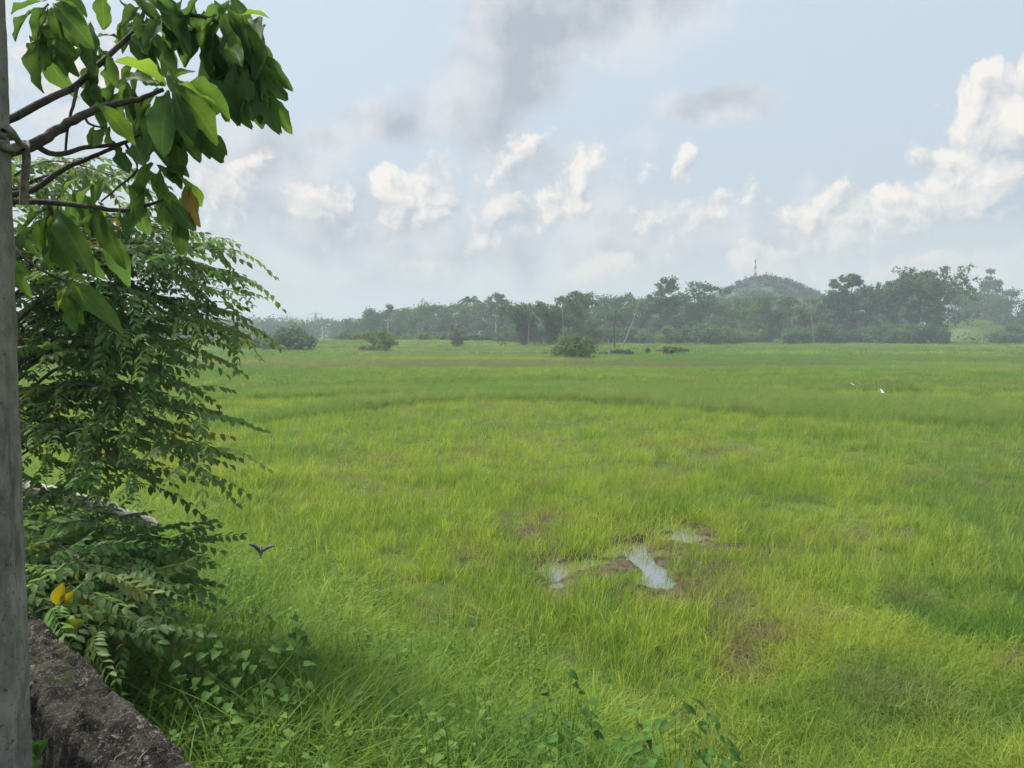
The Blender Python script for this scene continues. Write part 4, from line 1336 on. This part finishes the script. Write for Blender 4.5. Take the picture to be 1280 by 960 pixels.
DK, MD, BR, RD, YG = (.85, .95, .95), (1.1, 1.15, 1.0), (1.55, 1.5, 1.0), (2.1, 1.0, 1.0), (2.1, 1.75, .8)  # leaf tones: natural variation, with backlight put into the bright ones
leaves = [  # base px, tip px, tone, facing (towards camera 0 .. upward 1), distance
    # rosette with pale young leaves, light shining through them also painted in
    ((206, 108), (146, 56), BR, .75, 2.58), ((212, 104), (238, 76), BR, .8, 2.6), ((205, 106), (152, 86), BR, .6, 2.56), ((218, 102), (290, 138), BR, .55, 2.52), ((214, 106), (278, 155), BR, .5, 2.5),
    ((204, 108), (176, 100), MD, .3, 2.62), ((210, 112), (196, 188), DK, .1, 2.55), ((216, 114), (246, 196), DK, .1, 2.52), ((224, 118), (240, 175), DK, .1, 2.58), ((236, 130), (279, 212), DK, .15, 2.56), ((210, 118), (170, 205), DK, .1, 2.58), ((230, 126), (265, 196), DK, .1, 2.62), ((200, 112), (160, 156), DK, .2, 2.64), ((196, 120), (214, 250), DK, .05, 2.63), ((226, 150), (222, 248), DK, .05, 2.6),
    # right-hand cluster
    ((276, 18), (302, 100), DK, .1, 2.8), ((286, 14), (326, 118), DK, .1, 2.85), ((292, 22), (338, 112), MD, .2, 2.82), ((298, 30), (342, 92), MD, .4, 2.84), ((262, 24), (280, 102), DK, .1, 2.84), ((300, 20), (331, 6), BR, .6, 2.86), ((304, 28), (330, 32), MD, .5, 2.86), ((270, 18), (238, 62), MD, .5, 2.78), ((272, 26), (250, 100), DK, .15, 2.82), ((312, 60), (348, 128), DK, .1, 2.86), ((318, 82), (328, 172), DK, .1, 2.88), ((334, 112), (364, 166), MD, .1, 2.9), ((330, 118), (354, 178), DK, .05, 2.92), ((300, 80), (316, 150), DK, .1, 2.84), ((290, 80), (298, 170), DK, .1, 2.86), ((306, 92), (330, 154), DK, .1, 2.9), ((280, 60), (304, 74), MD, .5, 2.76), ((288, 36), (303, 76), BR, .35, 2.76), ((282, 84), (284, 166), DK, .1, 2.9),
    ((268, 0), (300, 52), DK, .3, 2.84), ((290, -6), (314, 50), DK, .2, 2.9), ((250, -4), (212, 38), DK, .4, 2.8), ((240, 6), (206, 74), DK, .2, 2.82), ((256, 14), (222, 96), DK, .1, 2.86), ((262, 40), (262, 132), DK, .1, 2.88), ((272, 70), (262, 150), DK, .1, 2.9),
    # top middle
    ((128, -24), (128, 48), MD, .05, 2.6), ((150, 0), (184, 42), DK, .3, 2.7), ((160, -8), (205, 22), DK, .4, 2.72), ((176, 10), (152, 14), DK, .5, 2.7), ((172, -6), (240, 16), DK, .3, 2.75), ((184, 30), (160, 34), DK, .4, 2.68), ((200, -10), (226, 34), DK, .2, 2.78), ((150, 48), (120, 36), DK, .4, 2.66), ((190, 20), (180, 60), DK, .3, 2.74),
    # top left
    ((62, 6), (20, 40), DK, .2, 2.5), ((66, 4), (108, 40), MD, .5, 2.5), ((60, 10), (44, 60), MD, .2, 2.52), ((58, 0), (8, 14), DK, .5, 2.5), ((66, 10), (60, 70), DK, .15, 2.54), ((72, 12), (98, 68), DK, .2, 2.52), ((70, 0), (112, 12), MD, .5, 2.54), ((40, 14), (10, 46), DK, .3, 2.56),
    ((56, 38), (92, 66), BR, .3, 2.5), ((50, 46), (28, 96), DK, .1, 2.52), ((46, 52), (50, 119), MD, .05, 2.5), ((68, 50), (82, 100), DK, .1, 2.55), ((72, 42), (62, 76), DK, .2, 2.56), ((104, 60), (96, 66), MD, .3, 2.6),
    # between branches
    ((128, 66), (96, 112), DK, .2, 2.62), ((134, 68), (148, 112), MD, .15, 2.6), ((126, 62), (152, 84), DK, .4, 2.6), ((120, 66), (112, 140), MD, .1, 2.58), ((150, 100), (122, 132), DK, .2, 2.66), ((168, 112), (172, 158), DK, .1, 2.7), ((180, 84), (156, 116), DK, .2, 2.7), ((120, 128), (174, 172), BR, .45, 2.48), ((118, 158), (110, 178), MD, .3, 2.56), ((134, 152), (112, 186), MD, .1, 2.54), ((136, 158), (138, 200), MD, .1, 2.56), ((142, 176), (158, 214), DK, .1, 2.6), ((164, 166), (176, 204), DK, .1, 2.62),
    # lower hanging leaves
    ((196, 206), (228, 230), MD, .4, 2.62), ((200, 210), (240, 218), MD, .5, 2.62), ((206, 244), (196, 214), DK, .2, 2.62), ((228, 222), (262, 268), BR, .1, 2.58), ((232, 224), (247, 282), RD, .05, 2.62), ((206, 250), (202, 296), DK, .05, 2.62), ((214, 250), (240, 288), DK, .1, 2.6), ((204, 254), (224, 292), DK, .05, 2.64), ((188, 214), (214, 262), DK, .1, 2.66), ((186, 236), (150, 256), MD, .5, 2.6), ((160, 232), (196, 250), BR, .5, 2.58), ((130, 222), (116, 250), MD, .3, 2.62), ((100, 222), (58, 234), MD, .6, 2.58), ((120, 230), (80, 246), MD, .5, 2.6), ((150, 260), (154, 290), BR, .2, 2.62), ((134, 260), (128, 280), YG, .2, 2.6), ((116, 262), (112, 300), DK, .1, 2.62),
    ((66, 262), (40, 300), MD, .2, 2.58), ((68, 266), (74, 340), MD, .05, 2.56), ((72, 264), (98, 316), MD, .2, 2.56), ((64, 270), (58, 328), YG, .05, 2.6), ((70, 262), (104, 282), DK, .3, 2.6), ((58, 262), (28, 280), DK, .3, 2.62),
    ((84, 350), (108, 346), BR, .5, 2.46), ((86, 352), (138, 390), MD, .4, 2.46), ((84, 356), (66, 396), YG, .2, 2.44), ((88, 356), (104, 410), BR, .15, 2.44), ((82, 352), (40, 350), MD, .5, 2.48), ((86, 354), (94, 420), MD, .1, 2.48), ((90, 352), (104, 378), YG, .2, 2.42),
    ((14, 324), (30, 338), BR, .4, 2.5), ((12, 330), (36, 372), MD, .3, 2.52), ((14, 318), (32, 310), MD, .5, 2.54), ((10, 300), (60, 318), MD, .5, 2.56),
]
gl = np.random.default_rng(33)
for (cx, cy, nn, sx, sy, dd) in ((300, 60, 16, 26, 40, 2.86), (215, 120, 8, 26, 30, 2.6), (60, 30, 8, 30, 20, 2.55), (170, 20, 9, 40, 16, 2.75), (130, 100, 8, 30, 30, 2.65), (90, 250, 7, 40, 20, 2.62), (200, 240, 6, 24, 24, 2.64), (250, 20, 9, 30, 18, 2.85), (70, 290, 5, 26, 20, 2.6)):
    for _ in range(int(nn * 1.5)):
        bx, by = cx + gl.normal(0, sx * .7), cy + gl.normal(0, sy * .7)
        leaves.append(((bx, by), (bx + gl.normal(6, 26), by + gl.uniform(30, 66)), [DK, DK, MD][int(gl.integers(0, 3))], gl.uniform(.05, .35), dd + gl.normal(.06, .05)))
for i, (b0, t0, tone, face, dist) in enumerate(leaves):
    dd = dist + gl.normal(0, .03)
    p0 = at(b0[0], b0[1], dd)
    p1 = at(t0[0], t0[1], dd + gl.normal(-.02, .06))
    L = np.linalg.norm(p1 - p0)
    zh = np.array([gl.normal(0, .35), -1.0 * (1 - face) - .15, .25 + face])
    k = int(gl.choice([0, 3, 1, 6])) if face < .12 else int(gl.integers(0, 8))
    s = min(max(L * gl.uniform(.80, 1.02), .07), .225)
    jit = gl.uniform(.85, 1.15)
    place('leaf', ALM[k], AT, p0, basis(p1 - p0, zh), s, tuple(np.array(tone) * jit))

# ------------------------------------------------------------------ tree with feathered leaves
def frond(n_pair, L, seed, droop=.35, leaf=.205):
    g = np.random.default_rng(seed)
    T = np.linspace(0, 1, 10)
    ra = np.column_stack([T, .06 * np.sin(T * 3 + seed), .05 * T - droop * T ** 2])
    A = Acc()
    A.tube(ra, np.linspace(.008, .003, 10), 3)
    for i in range(n_pair):
        f = .10 + .9 * i / (n_pair - 1)
        p = np.array([np.interp(f, T, ra[:, k]) for k in range(3)])
        for sg in (-1, 1):
            ln = leaf * (1 - .35 * abs(f - .5)) * g.uniform(.85, 1.15)
            if g.random() < .06: continue
            d = np.array([.55 + g.normal(0, .15), sg * (.85 + g.normal(0, .12)), -.55 + g.normal(0, .22)])
            if i == n_pair - 1: d[0] = 1.2
            B = basis(d, np.array([.2 * g.normal(), .25 * sg, 1.0]))
            w = ln * .30
            q = np.array([(0, 0, 0), (ln * .32, w * .82, .012), (ln * .32, 0, -.010), (ln * .32, -w * .82, .012), (ln * .68, w * .72, 0), (ln * .68, 0, -.016), (ln * .68, -w * .72, 0), (ln, 0, -.04)])
            A.add(q @ B.T + p, [(0, 2, 1, 1), (0, 3, 2, 2), (1, 2, 5, 4), (2, 3, 6, 5), (4, 5, 7, 7), (5, 6, 7, 7)])
    V, F = np.vstack(A.V), np.vstack(A.F)
    tris = []
    for f in F:
        u_ = list(dict.fromkeys(f))
        tris.append(u_[:3]) if len(u_) == 3 else tris.extend([[u_[0], u_[1], u_[2]], [u_[0], u_[2], u_[3]]])
    return V, np.array(tris)


FR = [frond(int(n_), 1, i, dr) for i, (n_, dr) in enumerate(((8, .25), (9, .4), (7, .15), (10, .5), (8, .6), (6, .3)))]
FRM = [mesh_np('frond', V, F, M['pinnate']) for V, F in FR]


def feathered(root, targets, origin, seed, r0=.022, fl=(.26, .40), every=.12, keep=230, start=.35, bark='bark_dark', shift=0):
    g = np.random.default_rng(seed)
    slots = []
    for k, (px, py, Y) in enumerate(targets):
        e = at(px - shift * max(0, (px - 120) / 230), py, Y)
        o_ = origin(e, g)
        mid = (o_ + e) / 2 + np.array([0, 0, .16 * np.linalg.norm(e - o_)]) + g.normal(0, .08, 3)
        n = 18
        P = spline([o_, mid, e], n)
        A = Acc(); A.tube(P, np.linspace(r0, .003, n) * g.uniform(.6, 1.1), 5)
        add('branch', A.mesh('branch', M[bark], True), root)
        ln = np.linalg.norm(np.diff(P, axis=0), axis=1).sum()
        cnt = int(ln * (1 - start) / every)
        side = 1
        for i in range(cnt + 1):
            f = start + (1 - start) * i / max(cnt, 1)
            q = f * (n - 1); a = min(int(q), n - 2)
            p = P[a] + (P[a + 1] - P[a]) * (q - a)
            d = P[a + 1] - P[a]; d /= np.linalg.norm(d)
            sdv = np.cross(d, (0, 0, 1)); sdv /= np.linalg.norm(sdv) + 1e-9
            side = -side
            dirv = d * (.75 if i < cnt else 1.5) + sdv * side * g.uniform(.3, 1.1) + np.array([0, 0, g.normal(.12, .22)])
            slots.append((p, dirv, g.uniform(*fl), int(g.integers(0, len(FR)))))
            if g.random() < .75:
                dir2 = d * .6 - sdv * side * g.uniform(.3, 1.2) + np.array([0, 0, g.normal(.05, .25)])
                slots.append((p, dir2, g.uniform(*fl), int(g.integers(0, len(FR)))))
    order = np.argsort([np.linalg.norm(s[0] - CAM) / s[2] for s in slots])
    rest = Acc(); rest_n = 0
    RV, RF, off = [], [], 0
    for rank, ix in enumerate(order):
        p, dv, s, k = slots[ix]
        B = basis(dv, np.array([g.normal(0, .3), g.normal(0, .3) - .2, 1.0]))
        if rank < keep:
            c = g.uniform(.75, 1.25)
            old = g.random() < .02
            place('frond', FRM[k], root, p, B, s, (c * g.uniform(.9, 1.35) * (2.0 if old else 1), c * (1.15 if old else 1), c * (.5 if old else .95)))
        else:
            V, F = FR[k]
            RV.append(V * s @ B.T + p); RF.append(F + off); off += len(V)
    if RV:
        o = add('inner_foliage', mesh_np('inner_foliage', np.vstack(RV), np.vstack(RF), M['pinnate']), root, kind='stuff')
    return slots


FT = thing('feather_leaved_tree', 'spreading tree with drooping feathered leaflets behind the concrete post', 'tree', (0, 0, 0))
tb = np.array([-4.55, 6.1]); tz = float(gz(tb[0], tb[1]))
A = Acc()
FTP = spline([(tb[0], tb[1], tz - .2), (-4.5, 6.05, 1.9), (-4.35, 6.0, 2.9), (-4.3, 5.9, 3.9), (-4.35, 5.9, 5.2)], 20)
A.tube(FTP, np.linspace(.14, .05, 20), 10)
add('trunk', A.mesh('trunk', M['bark'], True), FT)


def from_trunk(e, g):
    zq = np.clip(e[2] - .45 + g.normal(0, .2), 1.5, 5.0)
    return np.array([np.interp(zq, FTP[:, 2], FTP[:, k]) for k in range(3)])


tg = [(120, 215, 5.6), (190, 228, 5.4), (252, 285, 5.6), (300, 300, 5.4), (338, 312, 5.2), (352, 345, 5.3), (332, 362, 5.6), (290, 335, 5.9), (240, 320, 5.2), (210, 280, 6.0), (160, 265, 5.2), (100, 270, 6.2), (60, 240, 5.6),
      (300, 385, 5.5), (345, 402, 5.6), (345, 412, 6.1), (310, 420, 5.9), (280, 400, 5.0), (250, 380, 6.2), (200, 350, 5.6), (150, 330, 6.2), (100, 330, 5.4), (60, 300, 6.2),
      (290, 440, 5.2), (255, 450, 5.8), (220, 430, 5.0), (180, 400, 6.0), (130, 400, 5.2), (80, 400, 6.3), (50, 370, 5.6), (30, 340, 6.4), (160, 450, 5.4), (110, 460, 6.0),
      (270, 485, 4.9), (292, 520, 4.8), (318, 560, 4.7), (296, 588, 4.6), (255, 560, 4.9), (250, 510, 5.3), (205, 490, 5.0), (170, 500, 5.6), (230, 545, 5.4), (120, 510, 5.2), (70, 480, 5.6), (60, 540, 5.0),
      (40, 430, 6.0), (20, 250, 6.3), (150, 215, 6.2), (90, 200, 6.0), (230, 300, 6.4), (320, 335, 5.8), (270, 350, 5.4), (190, 315, 5.0), (130, 290, 5.6), (70, 345, 5.1), (225, 400, 5.4), (265, 425, 6.0), (170, 370, 5.0), (200, 455, 5.7), (90, 440, 5.0), (140, 425, 5.6),
      (180, 590, 4.6), (120, 575, 4.9), (200, 605, 4.8), (80, 590, 5.2)]
feathered(FT, tg, from_trunk, 41, every=.165, keep=290, shift=58)

# low thicket under it
LT = thing('thicket_shrub', 'dark low shrub with feathered leaves growing over the end of the wall', 'shrub')
lb2 = np.array([-3.55, 5.0])


def from_ground(e, g):
    p = np.array([lb2[0] + g.normal(0, .45), lb2[1] + g.normal(0, .55)])
    return np.array([p[0], p[1], float(gz(p[0], p[1]))])


tg2 = [(60, 660, 4.6), (110, 690, 4.2), (160, 680, 4.8), (190, 690, 4.9), (225, 690, 4.9), (250, 676, 4.9), (90, 640, 5.2), (130, 720, 4.0), (180, 740, 4.2), (215, 745, 4.3), (150, 770, 3.9), (100, 740, 3.9), (120, 790, 3.7), (60, 720, 4.2), (50, 690, 4.6), (170, 800, 3.9), (205, 790, 4.1), (140, 650, 5.0), (75, 610, 5.4), (45, 640, 5.0), (200, 720, 4.8), (80, 770, 3.8), (120, 655, 4.6), (230, 720, 4.6), (160, 720, 4.5), (95, 705, 4.4), (180, 770, 4.3), (40, 760, 4.0), (55, 600, 5.0)]
feathered(LT, tg2, from_ground, 43, r0=.010, fl=(.26, .42), every=.13, keep=220, start=.25, shift=40)
YEL = mesh_np('yellow_leaf', *blade_leaf(ovate, 6, 2, .1, .15, .01, 3), M['almond'], True)
for (a, b_) in (((70, 756), (78, 726)), ((77, 756), (92, 738)), ((80, 786), (106, 775))):
    p0, p1 = at(*a, 3.7), at(*b_, 3.68)
    o = place('leaf', YEL, LT, p0, basis(p1 - p0, np.array([.2, -1, .3])), np.linalg.norm(p1 - p0) * .85, (2.4, 1.4, .4) if b_[1] < 760 else (2.0, 1.5, .6))
    o['label'] = 'yellow withered leaf'

# pale log lying out of the thicket
A = Acc()
LP_ = spline([at(20, 606, 6.0), at(80, 622, 5.9), at(130, 634, 5.8), at(196, 660, 5.7)], 40)
LP_[1:-1] += np.random.default_rng(3).normal(0, .006, (38, 3))
A.tube(LP_, np.linspace(.062, .050, 40) * (1 + .06 * np.random.default_rng(4).normal(size=40)), 10)
M['log'] = simple_mat('bleached_wood', (.40, .36, .29), (.66, .61, .52), 9.0, bump=.5)
add('pale_log', A.mesh('pale_log', M['log'], True), label='pale dead tree limb slanting down out of the dark thicket', category='log')

# ------------------------------------------------------------------ broad-leaved weeds on the bank
WL = [mesh_np('weed_leaf', *blade_leaf(heart, 6, 2, .14, a, .02, i, 1), M['weed'], True) for i, a in enumerate((.12, .25, .4))]


def weed(px, py, Yh, wid, hgt, n, seed, label, size=(.04, .068), name='broadleaf_weed'):
    g = np.random.default_rng(seed)
    p = at(px, py, Yh)
    z0 = float(gz(p[0], p[1]))
    root = thing(name, label, 'weed', (p[0], p[1], z0))
    bpy.context.view_layer.update()
    S = Acc()
    for i in range(n):
        a = g.random() * 6.283; r = wid * math.sqrt(g.random())
        hh = hgt * (1.0 - .45 * (r / wid) ** 2) * g.uniform(.45, 1.05)
        e = np.array([r * math.cos(a), r * math.sin(a), hh])
        if i % 3 == 0:
            S.tube(spline([(e[0] * .35, e[1] * .35, 0), (e[0] * .6, e[1] * .6, hh * .6), e], 5), np.linspace(.0022, .0012, 5), 4)
        elif i:
            S.tube([e * [.9, .9, .86], e * [.95, .95, .95], e], [.0014, .0012, .001], 4)
        d = np.array([math.cos(a), math.sin(a), -.25]) + g.normal(0, .45, 3) * [1, 1, .4] + np.array([0, -.35, 0])
        c = g.uniform(.8, 1.25)
        place('leaf', WL[int(g.integers(0, 3))], root, e + np.array([p[0], p[1], z0]), basis(d, np.array([g.normal(0, .25), g.normal(0, .25) - .35, 1])), g.uniform(*size), (c * g.uniform(.9, 1.15), c, c))
    add('stem', S.mesh('stem', M['weed']), root)
    return root


weed(300, 960, 4.05, .40, .72, 150, 1, 'pale green broad-leaved weed patch beside the wall')
weed(368, 880, 4.7, .12, .62, 24, 2, 'small upright weed sprig above the pale weed patch')
weed(262, 870, 4.1, .16, .55, 36, 3, 'small weed growing between wall and tall grass')
weed(705, 985, 4.6, .22, .66, 45, 4, 'small pale weed among lush bank grass', (.04, .07))
weed(845, 1000, 4.5, .36, .70, 95, 5, 'leafy dark green weed clump on the lower bank', (.05, .085))
weed(470, 1010, 4.0, .20, .50, 30, 6, 'few broad weed leaves low in the bank grass', (.045, .07))
weed(700, 1070, 3.9, .30, .45, 42, 7, 'broad weed leaves at the foot of the lush grass', (.045, .075))
weed(930, 1060, 4.3, .30, .40, 42, 8, 'weed clump with upturned leaves on the short grass', (.045, .075))

sprigs = []
for i in range(5):
    g = np.random.default_rng(500 + i)
    A = Acc()
    Vl, Fl = blade_leaf(heart, 4, 1, .14, .25, .02, i, 1)
    for j in range(9):
        a = j * 2.4 + g.normal(0, .3); hh = .10 + .30 * j / 9 + g.normal(0, .02)
        B = basis(np.array([math.cos(a), math.sin(a), g.normal(-.1, .3)]), np.array([g.normal(0, .2), g.normal(0, .2), 1.0]))
        A.add(Vl * g.uniform(.026, .048) @ B.T + np.array([.03 * math.cos(a), .03 * math.sin(a), hh]), Fl)
    A.tube([(0, 0, -.02), (.01, 0, .2), (0, .01, .40)], [.003, .0025, .0015], 4)
    sprigs.append(bpy.data.objects.new('weed_sprig_source', A.mesh('weed_sprig', M['blade'], True)))
ns_ = 1700
uu = rng.uniform(-5, 9, ns_); ss = rng.uniform(WALL_OUT + .15, 5.2, ns_)
P2 = np.column_stack([uu * WD[0] + ss * WN[0], uu * WD[1] + ss * WN[1]])
P2 = P2[fbm(P2[:, 0] * .9, P2[:, 1] * .9, 3, 95) > .47]
n1 = fbm(P2[:, 0] * 2, P2[:, 1] * 2, 3, 96)
scatter('bank_weeds', P2, gz(P2[:, 0], P2[:, 1]), sprigs, .78 + .6 * n1, .46 + .4 * (n1 - .5) + rng.normal(0, .06, len(P2)), 0 * n1, .35 + 0 * n1, tilt=.3, label='small broad-leaved weeds mixed into the bank grass', category='weeds')

SD = thing('seedling', 'tiny broad-leaved seedling at the foot of the concrete post', 'plant', (*at(46, 945, 2.35)[:2], 1.5))
bpy.context.view_layer.update()
A = Acc(); sp_ = at(44, 960, 2.35); A.tube(spline([(sp_[0], sp_[1], 1.48), (sp_[0], sp_[1], 1.7), at(44, 938, 2.35)], 6) - np.array(SD.location), .003, 4)
add('stem', A.mesh('stem', M['weed']), SD)
for (a, b_) in (((44, 940), (55, 926)), ((44, 950), (38, 962)), ((44, 944), (36, 926))):
    p0, p1 = at(*a, 2.35), at(*b_, 2.33)
    place('leaf', WL[1], SD, p0, basis(p1 - p0, np.array([.2, -1, .6])), .06, (.7, .9, .8))


def dry_stem(pts, label):
    A = Acc(); P = spline(pts, 16); A.tube(P - P[0], np.linspace(.0022, .0012, 16), 5)
    add('dry_stem', A.mesh('dry_stem', M['pale_wood'], True), loc=P[0], label=label, category='stem')


dry_stem([at(148, 962, 2.36), at(143, 950, 2.36), at(150, 943, 2.38), at(158, 940, 2.4)], 'short pale dry stem curling over the wall top')
dry_stem([at(168, 962, 2.34), at(176, 946, 2.36), at(184, 938, 2.4)], 'straight pale dry stem lying across the wall top')

# ------------------------------------------------------------------ birds
def bird(name, loc, rot, span, mat, label, lift, sweep=.2, fat=1.0):
    """One mesh: lofted body with tail and beak, and two cambered wings."""
    A = Acc()
    X = np.array([-.62, -.48, -.34, -.16, .05, .22, .34, .42, .50, .60]); Rd = np.array([.075, .05, .055, .10, .125, .10, .062, .066, .03, .004])
    pts = np.column_stack([X, 0 * X, .04 * np.sin(X * 3)])
    V, F = tube(pts, Rd, 8)
    V[:, 1:] *= fat
    V[:8 * 2, 1] *= 1.7; V[:8 * 2, 2] *= .3
    A.add(V, F)
    for sg in (-1, 1):
        prev = None
        nseg = 7
        vs_ = []
        for i in range(nseg + 1):
            f = i / nseg
            y = sg * (.04 + .96 * f); z = .06 + lift * math.sin(f * 1.35) * .9
            ch_ = .50 * (1 - f ** 2.2) + .03; xc = .10 - sweep * f ** 1.6
            vs_ += [(xc + ch_ * .45, y, z), (xc, y, z + .03), (xc - ch_ * .55, y, z - .01), (xc, y, z - .012)]
        fs_ = []
        for i in range(nseg):
            for k in range(4):
                a_, b_ = i * 4 + k, i * 4 + (k + 1) % 4
                fs_.append((a_, b_, b_ + 4, a_ + 4))
        A.add(np.array(vs_), fs_)
    o = add(name, A.mesh(name, M[mat], True), loc=loc, scale=span / 2, label=label, category='bird')
    o.rotation_euler = rot
    return o


M['bird_dark'] = simple_mat('bird_dark', (.018, .019, .022), (.07, .075, .085), 9.0, rough=.6)
M['bird_white'] = simple_mat('bird_white', (.70, .70, .66), (.82, .82, .80), 6.0, rough=.7)
bird('flying_bird', at(326, 690, 8.8), (R(10), R(-32), R(102)), .30, 'bird_dark', 'small dark bird with raised wings just above the grass', 1.05, .3, 1.45)
bird('white_bird', at(1068, 482, 36), (R(8), R(30), R(8)), .62, 'bird_white', 'white bird gliding low with both wings in line', .10, .35)
bird('white_bird', at(1104, 492, 34), (R(12), R(24), R(-6)), .70, 'bird_white', 'white bird gliding low with wings slightly bent', .22, .35)

# ------------------------------------------------------------------ air
hm, t, out = new_mat('haze_air')
pv = t.new('ShaderNodeVolumePrincipled')
pv.inputs['Color'].default_value = (.78, .90, .97, 1)
pv.inputs['Density'].default_value = 0.0011
pv.inputs['Anisotropy'].default_value = 0.0
hm.node_tree.links.new(pv.outputs[0], out.inputs['Volume'])
A = Acc(); A.box((0, 780, 23.5), (3040, 1700, 57))
add('haze', A.mesh('haze', hm), kind='stuff')
